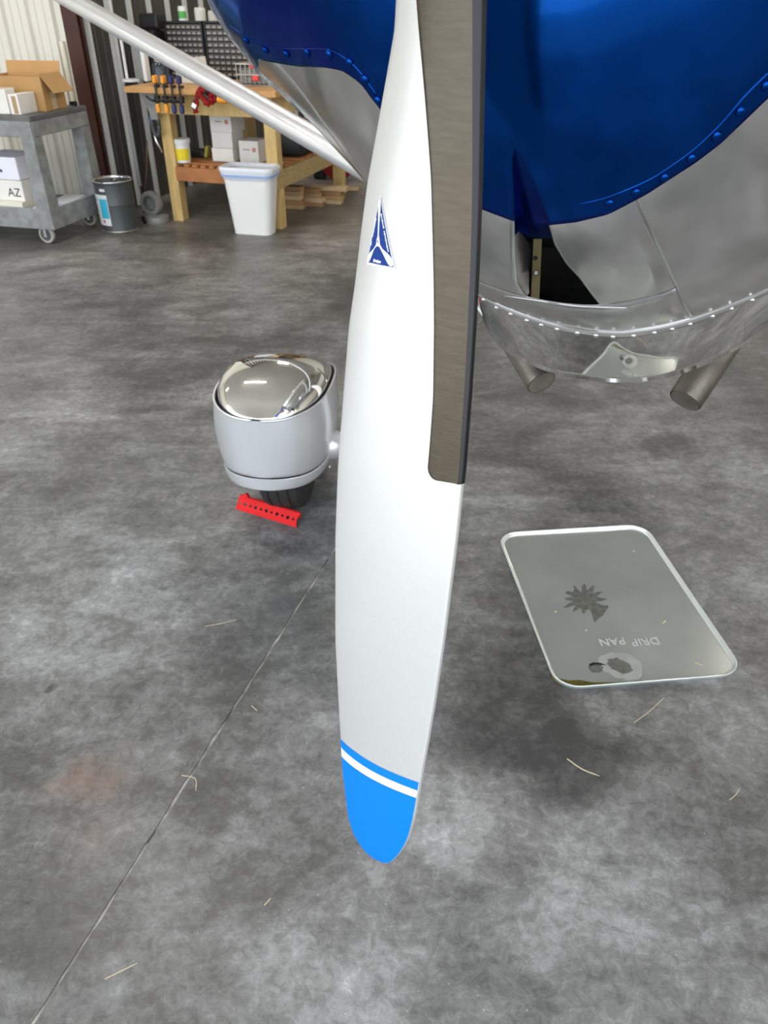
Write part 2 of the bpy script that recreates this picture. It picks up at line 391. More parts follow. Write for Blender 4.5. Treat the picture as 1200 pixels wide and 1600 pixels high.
def bsec(y):
    L_, R_, c, n, fade = blade_frame(y); th = thick(y)*min(1., fade*1.2); cn = c/(np.linalg.norm(c)+1e-9)
    ts = np.linspace(0, 1, 57); pts = [bface(t, y) for t in ts]
    e = R_
    pts += [e+cn*th*.10-n*th*.08, e+cn*th*.22-n*th*.5, e+cn*th*.14-n*th*.9, e-cn*th*.2-n*th*1.05]
    pts += [L_+c*.6-n*th*.9, L_+c*.25-n*th*.6, L_+cn*.002-n*th*.32, L_-cn*.0006-n*th*.15]
    return pts
G = [bsec(y) for y in YY]
mb = MB(); nn = len(G[0]); allv = [p for s in G for p in s]
mb.add(allv, [(i*nn+k, i*nn+(k+1) % nn, (i+1)*nn+(k+1) % nn, (i+1)*nn+k) for i in range(len(G)-1) for k in range(nn)]+[tuple((len(G)-1)*nn+k for k in range(nn))])
prop = mb.build('propeller', BLADE, plane, auto=40, fix=True)
prop['label'] = 'satin aluminium propeller blade with blue tip pointing down'
# nickel guard along the leading edge
def guard_t(y):
    gx = float(np.interp(y, [-498, 0, 275, 440, 510, 620, 690, 728], [690, 683, 690, 690, 689, 686, 680.5, 677]))
    if y > 728: gx = 677+14*(1-sqrt(max(0, 1-((y-728)/22.)**2))) if y < 750 else 691+ (y-750)*4.
    xl, xr = smooth_interp(y, 1), smooth_interp(y, 2); return min(.985, (gx-xl)/(xr-xl))
GY = np.concatenate([np.linspace(-470, -40, 8)[:-1], np.linspace(-40, 728, 46)[:-1], np.linspace(728, 757, 16)])
rows = []; rows2 = []
for y in GY:
    L_, R_, c, n, fade = blade_frame(y); th = thick(y); cn = c/np.linalg.norm(c); g0 = guard_t(y); o = .0006
    r_ = [bface(g0, y, .0001)]+[bface(t, y, o) for t in np.linspace(g0+.004, .985, 14)]
    rows.append(r_)
    rows2.append([bface(.985, y, o), R_+n*o*.8+cn*o*.3, R_+cn*(th*.12+o)-n*th*.08, R_+cn*(th*.24+o)-n*th*.5, R_+cn*(th*.15+o)-n*th*.92, R_-cn*th*.2-n*(th*1.05+o), L_+c*.75-n*(th*.97+o)])
gd = MB().grid(rows).build('leading_edge_guard', GUARD, prop, smooth=True); gd['label'] = 'dark metal guard along the right edge of the blade'
MB().grid(rows2).build('guard_edge', GUARDEDGE, prop, auto=50)
# painted tip: stripe and cap, bounded by measured slanting lines
def ytop(t, a, b_): return a+(b_-a)*(t**.92)+10*t*(1-t)
def paint(name, m, a0, b0, a1, b1, off=.0004):
    rows = []
    for t in np.linspace(.0, .995, 26):
        y0, y1 = ytop(t, a0, b0), (ytop(t, a1, b1) if a1 is not None else 1348.)
        if a1 is None: rows.append([bface(t, y, off) for y in np.concatenate([np.linspace(y0, 1300, 16)[:-1], np.linspace(1300, y1, 24)])])
        else: rows.append([bface(t, y, off) for y in np.linspace(y0, y1, 5)])
    return MB().grid(rows).build(name, m, prop, smooth=True)
tp = paint('tip_stripe', TIPBLUE, 1154, 1223, 1167, 1235); tp['label'] = 'thin blue stripe above the blue tip'
paint('tip_white_band', TIPWHITE, 1167.5, 1235.5, 1181, 1246.5)
tp = paint('tip_paint', TIPBLUE, 1181.5, 1247, None, None); tp['label'] = 'bright blue painted blade tip'
# triangular decal: pixel outlines laid on the blade face
def onface(x, y, off):
    xl, xr = smooth_interp(y, 1), smooth_interp(y, 2); return bface((x-xl)/(xr-xl), y, off)
def facepoly(name, poly, m, off, holes=None):
    # triangulate in a plane, subdivide, then lay on the face
    bm = bmesh.new(); vs_ = [bm.verts.new((p[0], p[1], 0)) for p in poly]; bm.faces.new(vs_)
    xs_ = [p[0] for p in poly]; ys_ = [p[1] for p in poly]
    for ax, lo, hi in ((0, min(xs_), max(xs_)), (1, min(ys_), max(ys_))):
        q_ = math.floor(lo/2.5)*2.5+2.5
        while q_ < hi:
            co = (q_, 0, 0) if ax == 0 else (0, q_, 0); no = (1, 0, 0) if ax == 0 else (0, 1, 0)
            bmesh.ops.bisect_plane(bm, geom=bm.verts[:]+bm.edges[:]+bm.faces[:], plane_co=co, plane_no=no); q_ += 2.5
    bmesh.ops.triangulate(bm, faces=bm.faces[:])
    for v in bm.verts: v.co = Vector(onface(v.co.x, v.co.y, off))
    bmesh.ops.recalc_face_normals(bm, faces=bm.faces)
    me = bpy.data.meshes.new(name); bm.to_mesh(me); bm.free()
    return link(name, me, m, prop)
def zz(p): return (580+p[0]/12.8, 300+p[1]/12.8)
def rounded(poly, r, n=5):
    out = []; k = len(poly)
    for i in range(k):
        p, a, b_ = np.array(poly[i]), np.array(poly[i-1]), np.array(poly[(i+1) % k])
        da, db = (a-p)/np.linalg.norm(a-p), (b_-p)/np.linalg.norm(b_-p)
        for q in np.linspace(0, 1, n):
            out.append(tuple((1-q)**2*(p+da*r)+2*q*(1-q)*p+q*q*(p+db*r)))
    return out
dc = facepoly('decal', rounded([zz((412, 50)), zz((58, 1432)), zz((738, 1545))], 3.5), DECALWHITE, .0007); dc['label'] = 'small triangular blue and white propeller maker decal'
facepoly('decal_field', rounded([zz((412, 105)), zz((85, 1395)), zz((705, 1500))], 2.0), DECALBLUE, .0011)
facepoly('decal_emblem', [zz(p) for p in [(412, 120), (436, 190), (432, 330), (402, 640), (392, 860), (408, 960), (415, 1040), (470, 1130), (600, 1235), (665, 1310), (700, 1400), (690, 1475), (640, 1480), (585, 1420), (490, 1240), (400, 1090), (335, 1078), (270, 1140), (180, 1330), (140, 1388), (88, 1390), (100, 1310), (160, 1210), (260, 1130), (320, 1050), (335, 950), (362, 880), (372, 640), (372, 330), (382, 200)]], DECALWHITE, .0015)
facepoly('decal_emblem_dot', [zz((362+14*cos(a), 985+30*sin(a))) for a in np.linspace(0, 2*pi, 9)[:-1]], DECALBLUE, .0018)
def facetext(body, size, c, ang):
    me = text_mesh(body, size); bm = bmesh.new(); bm.from_mesh(me)
    for v in bm.verts:
        X, Y_ = v.co.x, v.co.y; ca, sa = cos(ang), sin(ang)
        v.co = Vector(onface(c[0]+X*ca+Y_*sa, c[1]+X*sa-Y_*ca, .0016))
    bm.to_mesh(me); bm.free(); me.name = 'decal_lettering'
    link('decal_lettering', me, DECALWHITE, prop)
def wordmarks(p, q_, n, h, gaps):
    # too small to read in the photograph: a row of letter-sized strokes
    p, q_ = np.array(p), np.array(q_); d = (q_-p)/n; nrm = np.array([-d[1], d[0]])/np.linalg.norm(d)*h
    for k in range(n):
        if k in gaps: continue
        a, b_ = p+d*k, p+d*(k+.78); hh_ = nrm*(1.0 if k % 3 else 1.5)
        facepoly('decal_lettering', [tuple(a-hh_*.5), tuple(b_-hh_*.5), tuple(b_+hh_*.5), tuple(a+hh_*.5)], DECALWHITE, .0015)
wordmarks(zz((258, 1362)), zz((438, 1400)), 6, 3.4, ()); wordmarks(zz((447, 440)), zz((605, 1200)), 18, 1.7, (7,)); wordmarks(zz((322, 530)), zz((185, 1070)), 13, 1.3, (9, 10))
# ---- hub and the second blade stub (above the frame)
mb = MB(); q = Matrix(((RT[0], UPV[0], AF[0]), (RT[1], UPV[1], AF[1]), (RT[2], UPV[2], AF[2])))
mb.lathe([(.02, -.10), (.07, -.085), (.085, -.05), (.09, .05), (.075, .085)], 28, HUB, q)
mb.build('propeller_hub', POLISH, prop, auto=40)
mb = MB(); me2 = prop.data.copy()
rot = Matrix.Rotation(pi, 4, Vector(AF)); T = Matrix.Translation(Vector(HUB)) @ rot @ Matrix.Translation(-Vector(HUB)); me2.transform(T)
link('propeller_blade', me2, None, prop)

# ---- cowl: lofted from the nose ring near the hub to the measured rear edge
EPX = [(318, -45, .58), (328, 0, .60), (344, 29, .61), (364, 59, .615), (388, 88, .625), (409, 115, .635), (433, 136, .645), (460, 163, .66), (487, 192, .68), (527, 235, .71), (567, 275, .735),
       (625, 335, .76), (690, 398, .785), (750, 457, .80), (790, 478, .80), (836, 495, .80), (893, 509, .80), (955, 516, .80), (1008, 512, .80), (1066, 500, .80), (1123, 481, .795), (1200, 449, .79), (1290, 402, .77), (1390, 330, .74), (1490, 235, .70), (1570, 130, .66), (1620, 20, .63), (1650, -70, .61)]
EAC = np.array([to_ac(acp(*p)) for p in EPX])
TMAX = radians(66.)
def cowl(u, v):
    """u around (left to right), v from nose ring (0) to rear edge (1) -> world points"""
    u, v = np.broadcast_arrays(np.asarray(u, float), np.asarray(v, float))
    E_ = crom(EAC, u); l, w, s = E_[..., 0], E_[..., 1], E_[..., 2]
    ang = np.arctan2(l, -w); rE = np.hypot(l, w); r0, s0 = .12, .13
    TM = TMAX-radians(30)*np.clip((np.abs(ang)-radians(25))/radians(50), 0, 1)**1.0; tau = v*TM
    fr = np.sin(tau)/np.sin(TM); fs_ = (1-np.cos(tau))/(1-np.cos(TM))
    r = r0+(rE-r0)*fr; ss = s0+(s-s0)*fs_
    # shallow valley between chin and cheek on either side
    val = .012*np.exp(-((np.abs(ang)-radians(52))/radians(9))**2)*np.exp(-((v-.62)/.22)**2)
    r = r-val*.7; ss = ss+val*.8
    return from_ac(r*np.sin(ang), -r*np.cos(ang), ss)
def cnormal(u, v):
    e = 1e-3; du = cowl(u+e, v)-cowl(u-e, v); dv = cowl(u, np.clip(v+e, 0, 1))-cowl(u, np.clip(v-e, 0, 1))
    n = np.cross(du, dv); n = n/(np.linalg.norm(n, axis=-1, keepdims=True)+1e-12)
    c = cowl(u, v)-(HUB+AF*.7); sgn = np.sign((n*c).sum(-1, keepdims=True)); return n*sgn
GB = np.array([(407, 91), (470, 101), (510, 102), (537, 106), (565, 125), (597, 168), (650, 228), (700, 281), (753, 322), (803, 341), (855, 347), (900, 342), (949, 330), (1008, 299), (1085, 249), (1123, 220), (1200, 146), (1300, 52), (1400, -50), (1600, -250)], float)
def gb(x): return np.where(np.asarray(x) < 404, 1e5, np.interp(x, GB[:, 0], GB[:, 1]))
UF = np.linspace(0, 1, 600); VF = np.linspace(0, 1, 300)
UU, VV = np.meshgrid(UF, VF, indexing='ij'); PX, PY = proj(cowl(UU, VV))
def first_cross(F):   # F (nu,nv): first v where F>0
    m = F > 0; has = m.any(1); k = m.argmax(1); k0 = np.maximum(k-1, 0)
    a = F[np.arange(len(F)), k0]; b_ = F[np.arange(len(F)), k]; f = np.where(b_ > a, -a/(b_-a+1e-12), 0); f = np.clip(f, 0, 1)
    return np.where(has, VF[k0]+(VF[k]-VF[k0])*f, 1.0)
VB_ = first_cross(PY-gb(PX))
kk = np.hanning(9)[1:-1]; kk /= kk.sum(); VBs = np.convolve(np.pad(VB_, 3, mode='edge'), kk, 'valid')
def vb(u): return np.interp(u, UF, VBs)
# duct outline, measured
DL = np.array([(232, 806), (245, 801), (300, 803), (341, 804), (400, 805.5), (440, 808), (456, 817), (464, 824)], float)
DR = np.array([(232, 806), (245, 816), (265, 824), (300, 840), (330, 851), (346, 856), (380, 866), (410, 884), (433, 905), (460, 925), (478, 939)], float)
def u_at(v, tab):
    j = int(round(float(v)*299)); x_, y_ = PX[:, j], PY[:, j]
    sel = (UF > .25) & (UF < .8); f = (x_-np.interp(y_, tab[:, 0], tab[:, 1]))[sel]; uu = UF[sel]
    k = np.where((f[:-1] <= 0) & (f[1:] > 0))[0]
    if len(k) == 0: return None
    k = k[0]; return uu[k]+(uu[k+1]-uu[k])*(-f[k]/(f[k+1]-f[k]))
def y_of(u, v): return proj(cowl(np.array(u), np.array(v)))[1]
VG = np.linspace(0, 1, 300); UL = np.zeros(300); UR = np.zeros(300); wid = np.zeros(300)
va = vbt = None
for j, v in enumerate(VG):
    a, b_ = u_at(v, DL), u_at(v, DR)
    UL[j] = a if a else np.nan; UR[j] = b_ if b_ else np.nan
    if a and b_:
        y1 = y_of(a, v)
        if va is None and y1 > 233: va = v
        if y1 < 463: vbt = v
for arr in (UL, UR):
    ok = ~np.isnan(arr); arr[:] = np.interp(VG, VG[ok], arr[ok])
UC = np.where(VG < va, (UL+UR)/2, UL)
def uL(v): return np.where((v >= va), np.interp(v, VG, UL), np.interp(v, VG, (UL+UR)/2))
def uR(v): return np.where((v >= va), np.interp(v, VG, UR), np.interp(v, VG, (UL+UR)/2))
print('DUCT', va, vbt, 'cowl vb mid', float(vb(.55)))
def sheet(nu, nv, ufun, v0fun, v1fun, off):
    """grid with u=ufun(frac,v) and v between v0fun(u) and v1fun(u)"""
    fu = np.linspace(0, 1, nu)[:, None]*np.ones((1, nv)); fv = np.ones((nu, 1))*np.linspace(0, 1, nv)[None, :]
    v = fv*.5+.2; u = ufun(fu, v)
    for _ in range(12):
        v = v0fun(u)+(v1fun(u)-v0fun(u))*fv; u = ufun(fu, v)
    P = cowl(u, v)
    if off: P = P+cnormal(u, v)*off
    return P, u, v
zero = lambda u: np.zeros_like(u); one = lambda u: np.ones_like(u); vbot = lambda u: np.minimum(1., np.full_like(u, vbt))
def ucl(f, v): return f*uL(v)
def ucr(f, v): return uR(v)+f*(1-uR(v))
# blue nose bowl: two halves that meet at the duct
Pl, _, _ = sheet(90, 60, ucl, zero, lambda u: np.minimum(vb(u)+.004, 1.), .0018)
Pr, _, _ = sheet(100, 60, ucr, zero, lambda u: np.minimum(vb(u)+.004, 1.), .0018)
mb = MB().grid(Pl).grid(Pr)
# turned-under edge so the sheet has thickness
nose = mb.build('nose_cowl', BLUE, plane, smooth=True, fix=True); nose['label'] = 'glossy metallic blue nose cowl'
sol = nose.modifiers.new('thickness', 'SOLIDIFY'); sol.thickness = .0014; sol.offset = 0
# silver lower panels
SEAM = np.array([(300, 992), (330, 1000), (400, 1033), (487, 1073), (540, 1100)], float)
US = np.array([(u_at(v, SEAM) or np.nan) for v in VG]); ok = ~np.isnan(US); US = np.interp(VG, VG[ok], US[ok])
def usm(v): return np.interp(v, VG, US)
vbl = lambda u: np.minimum(np.maximum(vb(u)-.012, 0), 1)
Pa, _, _ = sheet(90, 40, ucl, lambda u: np.minimum(vbl(u), np.full_like(u, vbt)), vbot, 0.)
Pb, _, _ = sheet(40, 40, lambda f, v: uR(v)+f*(usm(v)-uR(v)), lambda u: np.minimum(vbl(u), np.full_like(u, vbt)), vbot, 0.)
low = MB().grid(Pa).grid(Pb)
Pc, _, _ = sheet(120, 10, lambda f, v: f*usm(np.maximum(v, vbt)), lambda u: np.minimum(np.maximum(vbl(u), vbt), 1.), one, 0.)
low.grid(Pc)
lower = low.build('lower_cowl', POLISH, plane, smooth=True); lower['label'] = 'polished aluminium lower cowl around the cooling duct'
Pd, _, _ = sheet(80, 46, lambda f, v: usm(v)+f*(1-usm(v)), vbl, one, .0006)
panel = MB().grid(Pd).build('cowl_panel', POLISH, plane, smooth=True)
for o in (lower, panel):
    sol = o.modifiers.new('thickness', 'SOLIDIFY'); sol.thickness = .0012; sol.offset = -1
# raised joggle line on the blue, and rivets between it and the edge
def rivet_mesh(r, m):
    mb = MB().lathe([(r, 0), (r*.95, r*.22), (r*.7, r*.48), (r*.35, r*.62), (.0001, r*.66)], 10)
    me = bpy.data.meshes.new('rivet'); me.from_pydata(mb.v, [], mb.f); me.materials.append(m)
    me.polygons.foreach_set('use_smooth', [True]*len(me.polygons)); return me
def put_on(me, name, p, n, parent):
    o = bpy.data.objects.new(name, me); COL.objects.link(o); o.parent = parent
    qn = Vector((0, 0, 1)).rotation_difference(Vector(n)); o.rotation_mode = 'QUATERNION'; o.rotation_quaternion = qn; o.location = tuple(p); return o
def uv_at(px, py):
    d = (PX-px)**2+(PY-py)**2; i, j = np.unravel_index(d.argmin(), d.shape)
    # refine
    u, v = UF[i], VF[j]
    for _ in range(6):
        x0, y0 = proj(cowl(np.array(u), np.array(v))); e = 1e-4
        xu, yu = proj(cowl(np.array(u+e), np.array(v))); xv, yv = proj(cowl(np.array(u), np.array(v+e)))
        J = np.array([[(xu-x0)/e, (xv-x0)/e], [(yu-y0)/e, (yv-y0)/e]])
        try: du = np.linalg.solve(J, [px-x0, py-y0])
        except Exception: break
        u = float(np.clip(u+du[0], 0, 1)); v = float(np.clip(v+du[1], 0, 1))
    return u, v
brv = rivet_mesh(.0062, BLUE)
for px, py in [(387, 61), (417, 76), (450, 82), (483, 80), (517, 83), (549, 96), (573, 122), (593, 155), (952, 315), (993, 298), (1037, 275), (1079, 245), (1118, 210), (1155, 172), (1195, 132)]:
    u, v = uv_at(px, py); n = cnormal(np.array(u), np.array(v)); put_on(brv, 'rivet', cowl(np.array(u), np.array(v))+n*.0024, n, nose)
def bead(name, pxs, m, r, parent, off=.002):
    pts = []
    P = np.array(pxs, float); Q = crom(P, np.linspace(0, 1, 8*len(P)))
    for px, py in Q:
        u, v = uv_at(px, py); pts.append(cowl(np.array(u), np.array(v))+cnormal(np.array(u), np.array(v))*off)
    return MB().tube(pts, r, 8).build(name, m, parent, smooth=True)
bead('lap_edge', [(905, 317), (949, 306), (1008, 282), (1047, 258), (1085, 230), (1125, 192), (1162, 149), (1200, 111)], BLUE, .0017, nose)
bead('lap_edge', [(362, 39), (384, 54), (410, 67), (440, 74), (482, 75), (517, 77), (545, 92), (566, 113), (590, 146)], BLUE, .0017, nose)
# duct: blue ramp, silver inner lips, dark interior with a strap
INW = np.array(AF)*.75+np.array(UPV)*.45
def depth(v): return np.clip((v-va)/(vbt-va), 0, 1)
vs_r = np.linspace(va+.002, va+(vbt-va)*.66, 26); rr = []
for v in vs_r:
    a, b_ = cowl(uL(v), np.array(v)), cowl(uR(v), np.array(v)); d = .005+.11*float(depth(v))**1.15
    rr.append([a, a+INW*d*.5, a+INW*d+(b_-a)*.06, (a+b_)/2+INW*d, b_+INW*d-(b_-a)*.06, b_+INW*d*.5, b_])
MB().grid(rr).build('duct_ramp', BLUE, nose, auto=60)
vs_r = np.linspace(va+(vbt-va)*.44, vbt, 24); ra = []
for v in vs_r:
    a = cowl(uL(v), np.array(v)); b_ = cowl(uR(v), np.array(v)); k = sin(pi*min(1, (v-vs_r[0])/(vbt-vs_r[0])*.85+.08))
    ra.append([a, a+INW*.012*k+RT*.004*k, a+INW*.045*k+RT*.012*k])
MB().grid(ra).build('duct_lip', POLISH, lower, smooth=True)
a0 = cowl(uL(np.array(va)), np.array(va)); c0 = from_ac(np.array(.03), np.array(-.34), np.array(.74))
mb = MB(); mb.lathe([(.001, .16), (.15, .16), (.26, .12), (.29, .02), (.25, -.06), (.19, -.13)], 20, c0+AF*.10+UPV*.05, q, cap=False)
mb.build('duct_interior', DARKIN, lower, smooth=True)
sb = MB(); p_top, p_bot = acp(835, 390, .66), acp(840, 470, .74)
dn = (p_bot-p_top); 
sb.box((p_top+p_bot)/2, (.015, .003, np.linalg.norm(dn)), R3(0, -.35))
stp = sb.build('duct_strap', mat('olive_strap', (.30, .25, .12), .45, .5, .2, 20), lower)
put_on(rivet_mesh(.0052, CHROME), 'strap_screw', p_top+dn*.42+np.array([0, -.006, 0]), (0, -1, .2), lower)
put_on(rivet_mesh(.0042, BLACK), 'strap_hole', p_top+dn*.14+np.array([0, -.004, 0]), (0, -1, .2), lower)
# bright folded edge at the duct sill
bead('duct_sill', [(788, 461), (815, 465), (850, 470), (900, 477), (940, 479), (982, 480)], CHROME, .0013, lower, .0010)
# ---- polished strip hanging below the cowl's rear edge
FPXL = [(742, 478, 0.885), (757, 508, 0.900), (775, 535, 0.932), (800, 555, 0.937), (830, 570, 0.942), (880, 587, 0.942), (960, 597, 0.942), (1010, 595, 0.942), (1050, 588, 0.942), (1100, 571, 0.942), (1150, 547, 0.942), (1200, 516, 0.937), (1290, 462, 0.910), (1390, 388, 0.870), (1490, 290, 0.830)]
FP = np.array([acp(*p) for p in FPXL]); EBP = [(738, 446, .80), (748, 456, .80), (768, 469, .80), (795, 481, .80), (836, 496, .80), (885, 508, .80), (955, 517, .80), (1005, 513, .80), (1060, 502, .80), (1115, 484, .797), (1160, 466, .792), (1203, 448, .79), (1290, 402, .77), (1390, 330, .74), (1490, 235, .70)]
EB = np.array([acp(*p) for p in EBP])
tt = np.linspace(0, 1, 110); A_, B_ = crom(EB, tt), crom(FP, tt)
rows = []
for i in range(110):
    out = -UPV*.5-AF*.8; rows.append([A_[i]+(B_[i]-A_[i])*w+out*(.003*sin(pi*w)) for w in np.linspace(0, 1, 9)])
strip = MB().grid(rows).build('cowl_lip_strip', MIRROR, plane, smooth=True); strip['label'] = 'mirror polished strip along the bottom rear edge of the cowl'
sol = strip.modifiers.new('thickness', 'SOLIDIFY'); sol.thickness = .0015; sol.offset = 0
MB().tube([A_[i]-UPV*.001 for i in range(110)], .0013, 8).build('strip_bead', POLISH, strip, smooth=True)
srv = rivet_mesh(.0055, CHROME)
for px in (756, 777, 800, 824, 849, 874, 902, 929, 959, 988, 1019, 1048, 1081, 1112, 1144, 1176):
    i = int(np.argmin(abs(proj(A_)[0]-px))); p = A_[i]*.90+B_[i]*.10; put_on(srv, 'rivet', p-AF*.0015-UPV*.001, -AF*.7-UPV*.6, strip)
# ---- exhaust stacks
def exhaust(p0, p1, w0, w1, s):
    a, b_ = acp(*p0, s), acp(*p1, s-.06); a = a+(a-b_)*1.2
    n = 20; d = Vector(b_-a).normalized(); mb = MB(); r = w0
    mb.tube([a, a+(b_-a)*.5, b_-(b_-a)*.03, b_], [r, r, r*.99, r*.95], n, cap=False)
    mb.tube([b_, b_-(b_-a)*.3], [r*.90, r*.88], n, cap=True)
    o = mb.build('exhaust_pipe', SOOT, plane, auto=50); return o
exhaust((818, 552), (846, 598), .037, .03, 1.12); exhaust((1106, 572), (1070, 626), .039, .03, 1.12)
# ---- seal strip on the left rear edge, fuselage behind the cowl
uu = np.linspace(.02, .27, 30)
MB().tube([cowl(np.array(u), np.array(1.))+AF*.006 for u in uu], .0075, 8).build('edge_seal', mat('worn_seal', (.42, .42, .40), .5, .3, .6, 90), plane, smooth=True)
uu = np.linspace(0, 1, 60); st = []
for k, (da, sc, dz) in enumerate([(-.02, .975, 0), (.06, .955, .0), (.5, .94, .0), (1.4, .90, .02), (2.6, .70, .08), (3.8, .42, .15)]):
    E_ = crom(EAC, uu); st.append(from_ac(E_[:, 0]*sc, E_[:, 1]*sc+dz+.02, E_[:, 2]+da))
st = np.array(st); MB().grid(st).build('fuselage', POLISH, plane, smooth=True)
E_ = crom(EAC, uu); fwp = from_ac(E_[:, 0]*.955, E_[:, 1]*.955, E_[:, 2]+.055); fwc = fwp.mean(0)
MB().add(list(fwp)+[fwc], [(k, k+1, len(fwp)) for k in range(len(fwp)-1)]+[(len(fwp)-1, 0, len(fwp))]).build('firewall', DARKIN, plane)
# ---- wing strut: streamlined tube from the fuselage out to the wing
sA, sB = at(560, 257, 2.95), at(103, -4, 4.6); dS = sB-sA; sA = sA-dS*.32; sB = sB+dS*.45
chord = Vector(np.cross(dS, EZ)).normalized(); mb = MB(); n = 28; vsx = []
dv = Vector(dS).normalized(); cz = dv.cross(chord).normalized()
for i, t in enumerate((0, .25, .5, .75, 1)):
    p = Vector(sA+(sB-sA)*t)
    for k in range(n):
        a = 2*pi*k/n; vsx.append(p+chord*cos(a)*.050*(1. if cos(a) < 0 else 1.25)+cz*sin(a)*.0385)
mb.add(vsx, [(i*n+k, i*n+(k+1) % n, (i+1)*n+(k+1) % n, (i+1)*n+k) for i in range(4) for k in range(n)]+[tuple(range(n)), tuple(4*n+k for k in range(n))])
so = mb.build('wing_strut', SILVERP, plane, auto=60, fix=True); so['label'] = 'silver painted wing strut slanting up to the left'
# ---- wheel, fairing and gear leg
GY_ = radians(7.); WO = np.array([-.365, 2.39, 0.]); AH = np.array([sin(GY_), cos(GY_), 0.]); RH_ = np.array([cos(GY_), -sin(GY_), 0.])
def W(t, l, z): return WO+AH*t+RH_*l+EZ*z
ST = np.array([  # t, half width, bottom, lip, top
    (-.255, .0, .212, .452, .456), (-.249, .055, .209, .456, .470), (-.228, .110, .205, .460, .500), (-.180, .160, .200, .464, .535), (-.10, .190, .196, .468, .560), (.0, .200, .194, .470, .568),
    (.12, .196, .192, .458, .535), (.26, .170, .185, .425, .470), (.40, .130, .19, .375, .405), (.54, .075, .20, .32, .335), (.64, .0, .21, .27, .272)])
tn = np.concatenate([-.255*np.cos(np.linspace(0, pi/2, 34))[:-1], np.linspace(0, .64, 36)])
def smo(col): return np.array([float(np.mean(np.interp(t+np.linspace(-.035, .035, 9), ST[:, 0], ST[:, col]))) for t in tn])
wn_ = np.where(tn < 0, .200*np.maximum(0, 1-np.abs(tn/.255)**2.5)**(1/2.3), .200*np.maximum(0, 1-np.abs(tn/.64)**1.9))
zl_ = smo(3)+.008; zt_ = zl_+(smo(4)-smo(3))*np.where(tn < 0, np.maximum(0, 1-np.abs(tn/.255)**4)**.55, 1.)
S_ = np.stack([tn, wn_, smo(2), zl_, zt_], 1)
def shell_rows(fn, m): return [[fn(s, a) for a in np.linspace(0, 1, m)] for s in S_]
def body(s, a):
    t, w, zb, zl, zt = s; zc = zb+.048; sg = -1 if a < .5 else 1; b_ = a if a < .5 else 1-a
    if b_ <= .42:
        h = b_/.42; f = float(np.interp(h, [0, .12, .3, .5, .75, .92, 1], [.945, .972, .995, 1.0, .975, .935, .905])); return W(t, sg*w*f, zl+(zc-zl)*h)
    return W(t, sg*w*.905*(.5-b_)/.08, zc)
fr = MB().grid(shell_rows(body, 49)).build('wheel_fairing', SILVERP, plane, smooth=True); fr['label'] = 'silver painted wheel fairing with polished top'
def skirt(s, a):
    t, w, zb, zl, zt = s; zc = zb+.044; sg = -1 if a < .5 else 1; b_ = a if a < .5 else 1-a
    if b_ <= .36:
        h = b_/.36; f = float(np.interp(h, [0, .1, .6, 1], [.90, .918, .905, .86])); return W(t, sg*w*f, zc+(zb-zc)*h)
    return W(t, sg*w*.86*(.5-b_)/.14, zb)
MB().grid(shell_rows(skirt, 33)).build('fairing_skirt', SILVERP, fr, smooth=True)
def dome(s, a):
    t, w, zb, zl, zt = s; th = pi*(1-a); e = .75
    return W(t+.012*(1 if t < 0 else -1), w*.90*np.sign(cos(th))*abs(cos(th))**.9, zl-.012+(zt-zl+.012)*sin(th)**e)
cap = MB().grid(shell_rows(dome, 41)).build('fairing_cap', MIRROR, fr, smooth=True); cap['label'] = 'mirror polished domed top of the fairing'
MB().tube([W(s[0], s[1]*.945, s[3]) for s in S_[1:-1]], .004, 8).build('fairing_rim', SILVERP, fr, smooth=True)
MB().tube([W(s[0], -s[1]*.945, s[3]) for s in S_[1:-1]], .004, 8).build('fairing_rim', SILVERP, fr, smooth=True)
Mw = Matrix(((AH[0], 0, RH_[0]), (AH[1], 0, RH_[1]), (0, 1, 0)))
tyre_prof = [(.10, -.055), (.135, -.072), (.165, -.074), (.184, -.062), (.190, -.045), (.190, -.040), (.186, -.038), (.186, -.034), (.1915, -.032), (.1925, -.004), (.188, -.002), (.188, .002), (.1925, .004), (.1915, .032), (.186, .034), (.186, .038), (.190, .040), (.190, .045), (.184, .062), (.165, .074), (.135, .072), (.10, .055)]
ty = MB().lathe(tyre_prof, 48, W(.025, .02, .191), Mw).build('tire', RUBBER, plane, auto=35); ty['label'] = 'black grooved tire under the fairing'
MB().lathe([(.02, -.075), (.09, -.07), (.10, -.056), (.10, .056), (.09, .07), (.02, .075)], 24, W(.025, .02, .191), Mw).build('wheel_hub', STEEL, ty, auto=40)
gp0, gp1 = W(.0, .185, .255), np.array([.44, 2.60, 1.02])
MB().tube([gp0, gp0+RH_*.05+EZ*.012, gp0*.75+gp1*.25+EZ*.02, gp0*.45+gp1*.55, gp1], [.040, .034, .032, .034, .04], 16, flat=.7).build('gear_leg', TIPWHITE, plane, smooth=True)
MB().lathe([(.050, -.02), (.056, 0), (.040, .05)], 20, W(.0, .180, .255), Mw).build('leg_fillet', SILVERP, fr, smooth=True)
frv = rivet_mesh(.0075, CHROME)
for t, z in ((-.10, .222), (-.03, .218)): put_on(frv, 'screw', W(t, .193, z), RH_, fr)
MB().tube([W(-.005, .196, .185), W(-.01, .199, .225)], .005, 8).build('fairing_pin', CHROME, fr)

